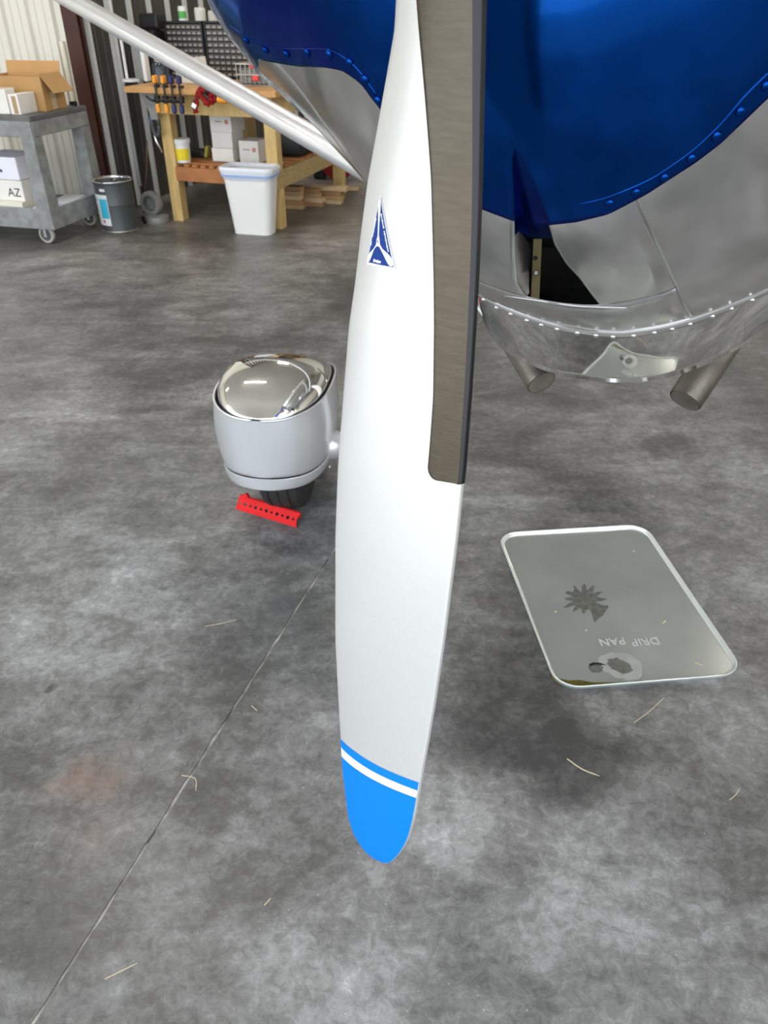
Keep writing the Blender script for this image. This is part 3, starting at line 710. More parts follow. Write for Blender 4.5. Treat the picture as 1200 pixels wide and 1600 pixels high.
# ================================================================== drip pan
pc = [fl(780, 835, .0), fl(1010, 825, .0), fl(1160, 1055, .0), fl(865, 1085, .0)]
pcen = sum(pc)/4; px_ = ((pc[1]-pc[0])+(pc[2]-pc[3]))/2; py_ = ((pc[0]-pc[3])+(pc[1]-pc[2]))/2
PW, PL = np.linalg.norm(px_), np.linalg.norm(py_); pang = atan2(px_[1], px_[0])
pan = thing('drip_pan', 'rectangular galvanised drip pan with rounded corners lying on the floor', 'drip pan', pcen, pang)
sk = float(np.clip(((px_/PW)@(py_/PL)), -.12, .12))
def rrect(w, l, r, n=7):
    o = []
    for cx, cy, a0 in ((w/2-r, l/2-r, 0), (-w/2+r, l/2-r, pi/2), (-w/2+r, -l/2+r, pi), (w/2-r, -l/2+r, 1.5*pi)):
        o += [(cx+r*cos(a0+pi/2*k/n), cy+r*sin(a0+pi/2*k/n)) for k in range(n+1)]
    return o
prof = [(-.010, .002, .06), (-.008, .0015, .06), (-.003, .004, .063), (-.0008, .012, .066), (.0005, .0136, .067), (.0024, .0132, .068), (.0032, .0118, .069), (.0026, .0106, .068), (.0012, .0106, .068), (.0004, .003, .066), (-.001, .0005, .065)]
rings = [[(x, y, z) for x, y in rrect(PW+2*d-.006, PL+2*d-.006, r)] for d, z, r in prof]
mb = MB(); n = len(rings[0])
mb.add([p for r_ in rings[:2] for p in r_], [tuple(range(n))]+[(k, (k+1) % n, n+(k+1) % n, n+k) for k in range(n)])
mb.build('pan_bottom', GALV, pan)
mb = MB(); mb.add([p for r_ in rings[1:] for p in r_], [(i*n+k, i*n+(k+1) % n, (i+1)*n+(k+1) % n, (i+1)*n+k) for i in range(len(rings)-2) for k in range(n)])
mb.build('rim', PANRIM, pan, smooth=True)
def pan_local(x, y):
    d = fl(x, y, .003)-pcen; return d[0]*cos(pang)+d[1]*sin(pang), -d[0]*sin(pang)+d[1]*cos(pang)
for word, lx_px in (('DRIP', 1008), ('PAN', 956)):
    me = text_mesh(word, .040, .0011); me.transform(Matrix.Translation((*pan_local(lx_px, 1002), .0032)) @ Matrix.Rotation(pi, 4, 'Z'))
    link('pan_lettering', me, mat('raised_bright_metal', (.52, .55, .545), .35, .4), pan)
def stain(name, pts, m, z, off=0):
    P = [pan_local(*p) for p in pts]; return MB().prism(P, .0021, z).build(name, m, pan)
star = []
for k in range(60):
    a = 2*pi*k/60; r = (33 if k % 5 == 0 else 27 if k % 5 in (1, 4) else 20)*(.80+.35*random.random())
    star.append((912+r*1.05*cos(a)+(14 if abs(a-.7) < .2 else 0), 936+r*.75*sin(a)+(16 if abs(a-.9) < .2 else 0)))
OILTHIN = mat('thin_oil_stain', (.24, .245, .225), .2, .55, .35, 60)
stain('oil_splash', star, OILTHIN, .0024)
def blobpts(cx, cy, rx, ry, jit, n=22, rot=0.):
    return [(cx+(rx*cos(a)*cos(rot)-ry*sin(a)*sin(rot))*(1+jit*random.uniform(-1, 1)), cy+(rx*cos(a)*sin(rot)+ry*sin(a)*cos(rot))*(1+jit*random.uniform(-1, 1))) for a in np.linspace(0, 2*pi, n+1)[:-1]]
stain('oil_residue', blobpts(972, 1040, 36, 20, .10, rot=.3), OILHALO, .0023)
stain('oil_puddle', blobpts(968, 1040, 21, 10, .15, rot=.35), OILTHIN, .0026)
stain('oil_puddle', blobpts(931, 1043, 11, 8, .12), OILTHIN, .0026)
stain('oil_drop', [(920, 1038), (926, 1035), (936, 1035), (948, 1039), (940, 1039), (930, 1038), (922, 1041)], OIL, .0028)
stain('oil_film', [(858, 1052), (872, 1060), (890, 1063), (905, 1062), (925, 1066), (950, 1066), (980, 1066), (1004, 1063), (1008, 1068), (950, 1071), (890, 1072), (874, 1069), (864, 1062)], OILGREEN, .0026)
for px, py, L_ in ((1038, 972, .018), (1092, 1038, .020), (868, 956, .007), (990, 861, .006), (916, 985, .009)):
    x, y = pan_local(px, py); a = random.uniform(-1, 1)
    MB().box((x, y, .0032), (L_, .0022, .0018), R3(a)).build('straw_fleck', STRAW, pan)

# ================================================================== red wheel chock with a row of holes
cA, cB = fl(368, 796), fl(459, 824); clen = float(np.linalg.norm(cB-cA)); cang = atan2(cB[1]-cA[1], cB[0]-cA[0])
chk = thing('wheel_chock', 'red perforated metal wheel chock lying against the tire', 'wheel chock', cA, cang)
mb = MB(); nh = 11; cw = clen/nh; hh = .052; th = .0035; tilt = radians(50); lz = .002
def ch_tf(x, y, z): return (x, y*cos(tilt)-z*sin(tilt), lz+y*sin(tilt)+z*cos(tilt))
for k in range(nh):
    x0, x1 = k*cw, (k+1)*cw; cx = (x0+x1)/2; r = .0066 if k % 2 else .0052; m_ = 12
    sq = []
    for j in range(m_):
        a = 2*pi*j/m_+pi/12; dx, dy = cos(a), sin(a); s_ = min((cw/2)/abs(dx) if abs(dx) > 1e-6 else 9, (hh/2)/abs(dy) if abs(dy) > 1e-6 else 9)
        sq.append((cx+dx*s_, hh/2+dy*s_))
    # exact corners: replace with rectangle samples
    hol = [(cx+r*cos(2*pi*j/m_+pi/12), hh/2+r*sin(2*pi*j/m_+pi/12)) for j in range(m_)]
    for zz_ in (0, -th):
        vs_ = [ch_tf(x, y, zz_) for x, y in sq]+[ch_tf(x, y, zz_) for x, y in hol]
        fs_ = [(j, (j+1) % m_, m_+(j+1) % m_, m_+j) for j in range(m_)]
        mb.add(vs_, fs_)
    # corner fillers
    for sx, sy in ((x0, 0), (x1, 0), (x0, hh), (x1, hh)):
        near = sorted(range(m_), key=lambda j: (sq[j][0]-sx)**2+(sq[j][1]-sy)**2)[:2]
        for zz_ in (0, -th): mb.add([ch_tf(sx, sy, zz_), ch_tf(*sq[near[0]], zz_), ch_tf(*sq[near[1]], zz_)], [(0, 1, 2)])
    vs_ = [ch_tf(x, y, 0) for x, y in hol]+[ch_tf(x, y, -th) for x, y in hol]
    mb.add(vs_, [(j, (j+1) % m_, m_+(j+1) % m_, m_+j) for j in range(m_)])
# notched right end
mb.prism([(clen, 0), (clen+.010, 0), (clen+.002, hh*.5), (clen+.010, hh), (clen, hh)], -th, 0, tf=lambda v: ch_tf(*v))
mb.build('perforated_plate', RED, chk)
top = ch_tf(0, hh, 0)
MB().box((clen/2, top[1]+.006, top[2]-.012), (clen+.01, .004, .022), R3(0, -.35)).build('foot_flange', RED, chk)
MB().tube([(.018, top[1]+.004, top[2]-.006), (.030, top[1]+.012, top[2]+.002)], .012, 10).build('end_knob', RED, chk, auto=40)

# ================================================================== bits of straw on the floor
def straw(p0, p1, label, bend=0., r=.0012):
    a, b_ = fl(*p0), fl(*p1); m_ = (a+b_)/2+np.cross(b_-a, EZ)*bend
    P = crom(np.array([a, m_, b_]), np.linspace(0, 1, 7)); P[:, 2] = r*.75
    o = MB().tube(P, [r]*6+[r*.5], 6, flat=.6).build('straw', STRAW); tag(o, label, 'straw', 'dry grass bits on the floor')
straw((886, 1186), (937, 1213), 'long pale bit of dry grass below the drip pan', .08, .0016)
straw((164, 1530), (215, 1505), 'straight dry grass stem at the bottom left of the floor')
straw((284, 1212), (306, 1236), 'curled dry grass bit touching the floor joint', -.3)
straw((320, 979), (371, 968), 'dry grass stem left of the floor joint near the wheel', .03)
straw((990, 1130), (1038, 1090), 'faint thin grass stem just below the drip pan edge', .02, .0009)
straw((393, 1103), (402, 1111), 'tiny straw chip right of the floor joint', 0)
straw((413, 1415), (423, 1404), 'short straw chip between floor joint and blade tip', 0)
straw((1140, 1250), (1156, 1232), 'short dark grass bit at the right edge of the floor', .05, .0009)

# ================================================================== background: cart, pail, bench and the things on them
def fbox(c, d, name, m, parent, ch=0., rot=None): return MB().box(c, d, rot, 0, ch).build(name, m, parent)
RZ = -YAW
def room_xy(p): d = np.asarray(p)-P0; return float(d@EX), float(d@EY)
# ---- grey plastic service cart (local x to the left along the wall; right front wheel measured)
cf = fl(74, 381); cart_rz = radians(-15.)
CX = np.array([cos(cart_rz), sin(cart_rz), 0]); CYv = np.array([-sin(cart_rz), cos(cart_rz), 0])
cart = thing('service_cart', 'grey two-shelf plastic utility cart loaded with boxes by the white wall', 'cart', cf, cart_rz)
CW, CD, CT = 1.15, .66, .875      # length to the left, depth, top height
def cw_(x, y, z): return cf+CX*x+CYv*y+EZ*z
x0, x1 = -CW+.12, .12; y0, y1 = -.03, CD
mb = MB(); mb.box(((x0+x1)/2, (y0+y1)/2, CT-.02), (x1-x0, y1-y0, .04), None, 0, .008); mb.build('top_shelf', GREYTOP, cart)
mb = MB(); mb.box(((x0+x1)/2, y0+.012, CT-.075), (x1-x0-.02, .022, .125), None, 0, .006); mb.build('top_apron', GREYPLA, cart)
mb = MB(); mb.box((x1-.012, (y0+y1)/2, CT-.085), (.022, y1-y0-.02, .10), None, 0, .006); mb.build('top_apron', GREYPLA, cart)
mb = MB(); mb.box(((x0+x1)/2, (y0+y1)/2, .205), (x1-x0-.02, y1-y0-.02, .02)); mb.build('bottom_shelf', GREYTOP, cart)
mb = MB(); mb.box(((x0+x1)/2, y0+.012, .185), (x1-x0, .024, .145), None, 0, .006); mb.build('bottom_apron', GREYPLA, cart)
mb = MB(); mb.box((x1-.012, (y0+y1)/2, .185), (.024, y1-y0, .145), None, 0, .006); mb.build('bottom_apron', GREYPLA, cart)
for lx, ly_ in ((x1-.055, y0+.045), (x1-.055, y1-.045), (x0+.055, y0+.045), (x0+.055, y1-.045)):
    MB().add([(lx+sx*w, ly_+sy*w, z) for z, w in ((.12, .060), (CT-.04, .048)) for sy in (-1, 1) for sx in (-1, 1)], [(0, 2, 3, 1), (4, 5, 7, 6), (0, 1, 5, 4), (2, 6, 7, 3), (0, 4, 6, 2), (1, 3, 7, 5)]).build('leg', GREYPLA, cart)
wheel_m = R3(0) @ Matrix(((1, 0, 0), (0, 0, 1), (0, 1, 0)))
for lx, ly_ in ((-.005, .03), (-.005, CD-.06), (x0+.055, .03), (x0+.055, CD-.06)):
    cm = MB(); cm.box((lx, ly_, .115), (.03, .05, .02)); cm.box((lx, ly_-.022, .085), (.026, .004, .075)); cm.box((lx, ly_+.022, .085), (.026, .004, .075))
    cs = cm.build('caster', STEEL, cart)
    MB().lathe([(.046, -.017), (.060, -.016), (.064, -.010), (.064, .010), (.060, .016), (.046, .017)], 24, (lx, ly_, .064), wheel_m, cap=False).build('caster_tread', mat('beige_caster_tread', (.48, .46, .40), .6), cs, auto=40)
    MB().lathe([(.046, -.014), (.012, -.012), (.012, .012), (.046, .014)], 20, (lx, ly_, .064), wheel_m).build('caster_wheel', mat('dark_caster_disc', (.10, .10, .10), .6), cs, auto=40)
MB().prism([(-.013, 0), (.0, .022), (.013, 0), (.010, -.014), (-.010, -.014)], 0, .002, tf=lambda v: (-.33+v[0], y0-v[2], CT-.075+v[1])).build('sticker', mat('cream_sticker', (.75, .68, .42), .5), cart)
def boxthing(name, label, cat, c, d, rz, m, group=None, ch=.002):
    o = MB().box((0, 0, d[2]/2), d, None, 0, ch).build(name, m); o.location = tuple(c); o.rotation_euler = (0, 0, rz); return tag(o, label, cat, group)
def marks(parent, items):
    """flat print on a box face: (x, z, w, h, material) on the face at local y = yf"""
    for (xx, yf, zz2, w, h, m) in items: MB().box((xx, yf, zz2), (w, .0012, h)).build('print', m, parent)
# open cardboard box
kb = thing('cardboard_box', 'open brown cardboard box with its flap folded down on the cart top', 'cardboard box', cw_(-.15, .36, CT+.001), cart_rz+radians(2))
for nm, c, d in (('side_panel', (0, -.13, .11), (.44, .005, .22)), ('side_panel', (0, .13, .11), (.44, .005, .22)), ('end_panel', (.22, 0, .11), (.005, .26, .22)), ('end_panel', (-.22, 0, .11), (.005, .26, .22)), ('bottom_panel', (0, 0, .003), (.44, .26, .005))):
    fbox(c, d, nm, CARD, kb)
fbox((.265, -.01, .175), (.004, .25, .15), 'flap', CARD, kb, 0, R3(0, 0, radians(-38)))
fbox((0, .135, .25), (.44, .004, .10), 'flap', CARDIN, kb, 0, R3(0, radians(-10)))
fbox((.2235, -.02, .06), (.002, .055, .11), 'tape_strip', TAPE, kb)
b = boxthing('carton', 'larger white printed carton at the front of the cart top', 'box', cw_(-.29, .075, CT+.001), (.42, .11, .155), cart_rz+radians(3), PAPER)
marks(b, [(-.02, -.0556, .115, .10, .012, PRINT), (.07, -.0556, .115, .05, .010, PRINT), (-.06, -.0556, .075, .12, .006, LABELG), (.10, -.0556, .05, .06, .02, REDPRINT), (-.02, -.0556, .045, .07, .006, LABELG)])
fbox((.03, 0, .156), (.30, .10, .002), 'print', mat('pale_red_print', (.75, .52, .46), .6), b)
b = boxthing('carton', 'small white carton with brown tape beside the open cardboard box', 'box', cw_(-.02, .12, CT+.001), (.075, .20, .125), cart_rz+radians(2), PAPER)
fbox((.004, -.1006, .06), (.034, .0012, .11), 'tape_strip', mat('brown_tape', (.40, .27, .14), .4), b)
o = MB().tube([cw_(.05, .56, CT+.018), cw_(.08, .60, CT+.022), cw_(.10, .56, CT+.016)], .014, 10).build('cable_coil', BLACK, None, smooth=True); tag(o, 'short black cable behind the open box on the cart', 'cable')
# lower shelf goods
ZL = .216
b = boxthing('carton', 'white carton with blue shading on the upper left of the cart shelf stack', 'box', cw_(-.32, .22, ZL+.215), (.34, .30, .155), cart_rz+radians(-2), PAPERB)
marks(b, [(.02, -.151, .06, .02, .02, NAVY)])
b2 = boxthing('carton', 'white carton marked AZ in the lower cart shelf stack', 'box', cw_(-.33, .22, ZL+.071), (.36, .32, .14), cart_rz, PAPER)
me = text_mesh('AZ', .085, .0006); me.transform(Matrix.Translation((.10, -.1612, .055)) @ Matrix.Rotation(pi/2, 4, 'X')); link('print', me, PRINT, b2)
boxthing('carton', 'flat cream carton lying at the front of the cart lower shelf', 'box', cw_(-.33, .12, ZL), (.36, .22, .07), cart_rz+radians(1), mat('cream_carton', (.80, .77, .66), .6))
o = MB().box((0, 0, .012), (.18, .16, .022), None, 0, .004).box((.0, .0, .028), (.16, .14, .008), R3(.12)).build('paper_stack', PAPERB); o.location = tuple(cw_(-.02, .09, ZL)); o.rotation_euler = (0, 0, cart_rz+.1); tag(o, 'loose pile of white papers by the cart leg on its lower shelf', 'paper')
o = MB().box((0, 0, .010), (.20, .34, .018), None, 0, .004).box((-.0, .0, .026), (.16, .28, .012), R3(.15)).build('paper_stack', PAPERB); o.location = tuple(cw_(-.03, .40, ZL)); o.rotation_euler = (0, 0, cart_rz); tag(o, 'sheet of white paper lying at the back right of the cart lower shelf', 'paper')
# ---- grey steel pail with label
pl = fl(176, 364); pr = .155
pail = thing('pail', 'dark grey steel pail with white and cyan label next to the cart', 'pail', pl+np.array([.03, .13, 0]), 0)
MB().lathe([(.001, 0), (pr*.90, 0), (pr*.915, .006), (pr*.90, .014), (pr*.93, .20), (pr*.955, .205), (pr*.935, .212), (pr*.95, .355), (pr*.99, .36), (pr*.99, .372), (pr*.95, .375), (pr*.94, .362), (.001, .360)], 40, cap=False).build('pail_body', PAIL, pail, auto=30)
MB().lathe([(pr*.90, .0), (pr*.93, .001), (pr*.93, .012), (pr*.90, .013)], 40, cap=False).build('bottom_rim', STEEL, pail, smooth=True)
MB().lathe([(pr*.96, .366), (pr*1.0, .372), (pr*.985, .381), (pr*.94, .378), (pr*.93, .366)], 40, cap=False).build('lid_ring', CHROME, pail, smooth=True)
MB().lathe([(.001, .372), (.03, .372), (.03, .384), (.001, .386)], 16, (.03, -.05, 0), cap=False).build('lid_plug', CHROME, pail, auto=40)
def wrap(a0, a1, z0, z1, r, m, nm, n=10):
    G_ = [[(r(z)*cos(a), r(z)*sin(a), z) for z in np.linspace(z0, z1, 4)] for a in np.linspace(a0, a1, n)]
    MB().grid(G_).build(nm, m, pail, smooth=True)
rz_ = lambda z: pr*(.905+.035*z/.3)+.0035
wrap(radians(-155), radians(-98), .055, .285, rz_, WPLAST, 'label_sheet')
wrap(radians(-128), radians(-100), .11, .255, lambda z: rz_(z)+.001, CYAN, 'label_print')
wrap(radians(-126), radians(-119), .075, .095, lambda z: rz_(z)+.001, RED, 'label_print')
wrap(radians(-150), radians(-134), .235, .26, lambda z: rz_(z)+.001, mat('pale_cyan_print', (.35, .65, .80), .5), 'label_print')
wrap(radians(-118), radians(-100), .31, .33, lambda z: pr*.945+.004, PAPERB, 'label_print')

# ---- workbench (room frame, front edge towards the camera)
bench = thing('workbench', 'pine workbench with orange lower rail standing along the dark wall', 'workbench', RW(0, 0, 0), RZ)
BX0, BX1, BY0, BY1, BT = .47, 1.72, -.20, 1.62, 1.0
fbox(((BX0+BX1)/2, (BY0+BY1)/2, BT-.02), (BX1-BX0, BY1-BY0, .04), 'bench_top', TOPWOOD, bench, .003)
fbox((1.12, -.045, BT-.115), (1.00, .04, .15), 'front_rail', PINE, bench, .003)
fbox((1.595, .66, BT-.115), (.04, 1.46, .15), 'end_rail', PINE, bench, .003)
for lx, ly_ in ((.665, .03), (1.565, .03), (.665, 1.42), (1.565, 1.42)): fbox((lx, ly_, (BT-.04)/2), (.095, .095, BT-.04), 'leg', PINE, bench, .004)
fbox((1.13, .0, .37), (.86, .04, .105), 'lower_rail', ORANGEWOOD, bench, .003)
fbox((1.60, .70, .37), (.04, 1.50, .13), 'lower_end_rail', PINED, bench, .003)
for k in range(10): fbox((1.13, .10+k*.145, .435), (.90, .095, .022), 'slat', ORANGEWOOD, bench, .002)
for k in range(7): fbox((.80+k*.075, .02, .432), (.045, .06, .016), 'slat_end', ORANGEWOOD, bench, .002)
MB().prism([(.0, 0), (.12, 0), (.12, -.19), (.06, -.19), (.05, -.13), (.02, -.06)], 0, .02, tf=lambda v: (.54+v[0], -.10+v[2], BT-.04+v[1])).build('corner_bracket', CASTGREY, bench)
def bw(x, y, z): return RW(x, y, z)
def on_bench(px, py, ly_):
    """world point on the ray at room depth ly_ -> room coords"""
    d = ray(px, py); t = (ly_-(CP-P0)@EY)/(d@EY); p = CP+d*t; return float((p-P0)@EX), float(p[2])
# parts organisers with rows of small drawers
dm = MB().box((0, 0, 0), (.056, .03, .030), None, 0, .0).box((0, -.0160, -.003), (.036, .002, .013), None, 1)
drawer_me = bpy.data.meshes.new('drawer'); drawer_me.from_pydata(dm.v, [], dm.f); drawer_me.materials.append(DRAWER); drawer_me.materials.append(LABELG); drawer_me.polygons.foreach_set('material_index', dm.mi)
def organiser(px0, px1, pytop, ly_, label, rows=9, cols=7):
    xa, zt = on_bench(px0, pytop, ly_); xb, _ = on_bench(px1, pytop, ly_); w = xb-xa; h = zt-BT
    o = thing('parts_organizer', label, 'parts organizer', RW((xa+xb)/2, ly_, BT), RZ, 'drawer cabinets on the workbench')
    mb = MB(); mb.box((0, .17, h/2), (w, .012, h)); mb.box((-w/2+.006, .08, h/2), (.012, .18, h)); mb.box((w/2-.006, .08, h/2), (.012, .18, h)); mb.box((0, .08, .006), (w, .18, .012)); mb.box((0, .08, h-.006), (w, .18, .012))
    rh = (h-.03)/rows; cwid = (w-.024)/cols
    for k in range(1, rows): mb.box((0, .09, .012+rh*k), (w-.02, .16, .005))
    mb.build('cabinet_frame', BLACK, o)
    for i in range(rows):
        for j in range(cols):
            d = bpy.data.objects.new('drawer', drawer_me); COL.objects.link(d); d.parent = o
            d.location = (-w/2+.012+cwid*(j+.5), .012, .014+rh*(i+.5)); d.scale = (cwid*.94/.056, 1, rh*.78/.030)
    return o, w, h, xa, xb
organiser(256, 315, 33, .62, 'black drawer cabinet left of its twin on the workbench')
_, _, oh, oxa, oxb = organiser(318, 385, 33, .62, 'black drawer cabinet on the workbench, the one nearer the blue cowl')
# things above the cabinets
def can(px, pyb, ly_, r, h, label, m, z0, name='jar', band=None, cat='jar'):
    x_, _ = on_bench(px, pyb, ly_)
    o = thing(name, label, cat, RW(x_, ly_, z0), RZ)
    MB().lathe([(.001, 0), (r, 0), (r, h*.85), (r*.9, h*.9), (r*.9, h*.99), (.001, h)], 20, cap=False).build('container', m, o, auto=35)
    if band: MB().lathe([(r*1.01, h*.15), (r*1.01, h*.65)], 20, cap=False).build('wrapper', band, o, smooth=True)
    return o
ZC = BT+oh+.001
can(285, 25, .70, .032, .10, 'white bottle with green label on the left drawer cabinet', WPLAST, ZC, 'bottle', mat('green_label', (.12, .5, .12), .5), 'bottle')
can(313, 25, .70, .045, .09, 'white tub on top of the drawer cabinets', mat('cream_tub', (.72, .70, .64), .5), ZC)
can(333, 25, .70, .04, .07, 'pale jar on the right drawer cabinet by the cowl edge', mat('beige_tub', (.6, .56, .5), .5), ZC)
xk, zk = on_bench(252, 60, .56)
o = thing('tool_case', 'black tool case beside the drawer cabinets', 'tool case', RW(xk-.15, .60, BT), RZ)
MB().box((0, 0, .17), (.24, .20, .34), None, 0, .02).build('case_body', BLACK, o); MB().box((.07, 0, .40), (.17, .15, .11), None, 0, .02).build('case_top', BLACK, o); MB().tube([(-.05, 0, .34), (-.05, 0, .38), (.01, 0, .38), (.01, 0, .34)], .012, 8).build('handle', BLACK, o)
xk, zk = on_bench(222, 100, .30)
o = thing('paper_towel_holder', 'white upright paper holder at the left end of the workbench', 'holder', RW(xk, .25, BT), RZ)
MB().box((.01, .01, .16), (.10, .05, .31), None, 0, .006).build('back_plate', CASTGREY, o); MB().box((.07, -.01, .15), (.035, .06, .30), None, 0, .006).build('white_post', WPLAST, o)
MB().tube([(-.085, -.06, .02), (-.085, -.06, .30)], .012, 10).build('rod', WPLAST, o); MB().lathe([(.02, .30), (.045, .31), (.05, .36), (.042, .40), (.02, .415)], 18, (-.085, -.06, 0)).build('white_knob', WPLAST, o, auto=40)
MB().lathe([(.001, 0), (.07, 0), (.07, .018), (.02, .022)], 20, (-.05, -.06, 0)).build('base', WPLAST, o, auto=40)
# white instrument case on the bench
xk, zk = on_bench(290, 128, .12)
o = thing('instrument_case', 'cream coloured instrument case lying open behind the clamps', 'case', RW(xk, .22, BT), RZ)
MB().box((0, 0, .07), (.20, .14, .14), None, 0, .008).build('case_body', mat('cream_case', (.66, .64, .57), .5), o); MB().box((.02, -.072, .05), (.09, .006, .018), None, 0, .002).build('black_handle', BLACK, o); MB().box((-.06, -.074, .06), (.02, .006, .03)).build('latch', STEEL, o)
MB().box((.105, -.01, .09), (.02, .15, .18), R3(0, 0, -.12), 0, .004).build('lid', WPLAST, o)
# dark spray bottle behind clamps
xk, zk = on_bench(250, 125, .05)
o = thing('glass_jar', 'dark jar with bright lid behind the orange clamps', 'jar', RW(xk, .08, BT), RZ)
MB().lathe([(.001, 0), (.062, 0), (.062, .12), (.045, .15), (.001, .155)], 20, cap=False).build('jar_body', mat('smoky_glass', (.03, .04, .05), .15, 0, .2, 5), o, auto=40); MB().lathe([(.04, .15), (.042, .18), (.001, .185)], 20, cap=False).build('lid', CHROME, o, auto=40)
# bar clamps gripping the bench edge
def clamp(px, m, label):
    x_, _ = on_bench(px, 140, BY0-.02)
    o = thing('bar_clamp', label, 'clamp', RW(x_, BY0-.018, BT), RZ, 'clamps on the workbench edge')
    MB().box((0, 0, -.035), (.013, .006, .25)).build('bar', BLACK, o)
    MB().box((0, .01, .055), (.030, .05, .055), None, 0, .010).build('upper_jaw', m, o)
    MB().box((0, .025, .010), (.028, .05, .018), None, 0, .004).build('pad', BLACK, o)
    MB().box((0, .008, -.075), (.036, .045, .05), None, 0, .008).build('lower_jaw', BLACK, o)
    MB().box((.0, .0, -.135), (.034, .032, .065), None, 0, .012).build('handle', m, o)
    MB().tube([(-.01, -.02, -.085), (-.045, -.025, -.075), (-.075, -.025, -.055)], .009, 8).build('trigger', BLACK, o, smooth=True)
clamp(243, ORANGE, 'orange handled bar clamp furthest left on the bench edge'); clamp(256, ORANGE, 'orange handled bar clamp next to the blue clamps')
clamp(268, NAVY, 'navy blue bar clamp beside the orange ones'); clamp(280, NAVY, 'navy blue bar clamp nearest the red strap')
# red ratchet strap heap hanging over the edge
xs, _ = on_bench(318, 140, BY0-.03)
strap = thing('ratchet_strap', 'tangled red and black strap hanging over the bench edge', 'strap', RW(xs, BY0-.035, BT), RZ)
random.seed(3)
DKRED = mat('dark_red_webbing', (.42, .012, .012), .6, 0, .6, 60, spec=.2); WEB2 = mat('dark_webbing', (.05, .01, .012), .6)
for k in range(16):
    x_ = -.03+.011*k; p = [(x_+random.uniform(-.05, .05), random.uniform(-.02, .03), .09-.004*k), (x_+random.uniform(-.06, .06), random.uniform(-.035, .0), .04-.004*k), (x_-.03+random.uniform(-.05, .05), random.uniform(-.035, .0), -.02), (x_-.02+random.uniform(-.05, .05), -.02, -.06-random.uniform(0, .04))]
    if k < 4: p = [(-.0+random.uniform(-.02, .02), -.02, .02), (-.04+random.uniform(-.02, .02), -.03, -.04), (-.06+random.uniform(-.02, .02), -.03, -.09), (-.08+.01*k, -.03, -.15)]
    P = crom(np.array(p), np.linspace(0, 1, 12)); MB().tube(P, .017, 7, flat=.55).build('strap_loop', WEB2 if k % 4 == 1 else DKRED, strap, smooth=True)
for x_ in (.15, .185, .22): MB().tube([(x_-.02, -.03, -.055), (x_+.015, -.03, -.06)], .024, 10).build('orange_grip', ORANGE, strap, auto=50)
MB().box((-.06, -.05, -.10), (.035, .012, .03), R3(0, 0, .6)).build('buckle', CHROME, strap)
# wire basket with red clips behind the strut
xs, zs = on_bench(405, 125, .15)
bk = thing('wire_basket', 'grey wire basket with red clips on the bench beside the cowl', 'basket', RW(xs-.02, .22, BT), RZ)
for z in (.0, .07, .14): MB().tube([(-.15, -.1, z+.005), (.15, -.1, z+.005), (.15, .1, z+.005), (-.15, .1, z+.005), (-.15, -.1, z+.005)], .005, 6).build('wire_ring', STEEL, bk)
for k in range(9): MB().tube([(-.15+.0375*k, -.1, .005), (-.15+.0375*k, -.1, .145)], .003, 6).build('wire', STEEL, bk)
MB().box((0, 0, .06), (.28, .18, .10), None, 0, .01).build('contents', mat('grey_hardware', (.30, .29, .28), .5, .3, .5, 60), bk)
for x_, z in ((.0, .135), (.01, .055)): MB().box((x_, -.112, z), (.05, .02, .035), None, 0, .006).build('red_clip', mat('pinkish_red_clip', (.80, .06, .07), .4), bk)
# hacksaw style grey tool hanging on the left leg
xs, _ = on_bench(240, 185, -.09)
sw = thing('hand_saw', 'hand tool with grey D-shaped handle hanging on the left bench leg', 'hand tool', RW(xs, -.075, .73), RZ)
pts = [(0.03*cos(a)*1.0+.0, 0, .075*sin(a)) for a in np.linspace(0, 2*pi, 20)]
MB().tube(pts, .016, 8).build('grip', mat('slate_grip', (.06, .065, .07), .5), sw, smooth=True)
MB().tube([(-.035, 0, .06), (-.045, 0, .02), (-.035, 0, -.04)], .008, 8).build('blue_trim', mat('blue_trim', (.05, .22, .55), .4), sw, smooth=True)
MB().tube([(-.035, 0, -.02), (-.015, 0, -.12), (.02, 0, -.20)], .009, 8).build('blade', CHROME, sw, smooth=True)
cr = MB().tube([tuple(bw(.545, -.12, .62)), tuple(bw(.50, -.10, .45)), tuple(bw(.42, -.06, .25)), tuple(bw(.36, -.05, .05))], .006, 6).build('cord', mat('brown_cord', (.10, .05, .035), .6), None, smooth=True); tag(cr, 'thin brown cord hanging beside the left bench leg', 'cord')
# grey cast base with round wheel at the foot of the conduit
gb_ = fl(238, 349)+EY*.05
st_ = thing('tool_stand', 'grey cast stand with round wheel next to the left bench leg', 'stand', gb_, RZ)
MB().lathe([(.001, 0), (.095, 0), (.10, .02), (.095, .05), (.06, .065), (.001, .066)], 28, (.02, 0, 0), cap=False).build('base', CASTGREY, st_, auto=35)
MB().lathe([(.06, -.03), (.088, -.03), (.095, -.015), (.095, .015), (.088, .03), (.06, .03), (.055, .01), (.02, .012), (.001, .014)], 28, (-.01, 0, .15), wheel_m, cap=False).build('wheel', CASTGREY, st_, auto=35)
MB().tube([(-.09, -.04, .02), (-.06, -.08, .05), (-.03, -.08, .02), (-.06, -.06, .005)], .014, 8).build('black_strap', BLACK, st_, smooth=True)
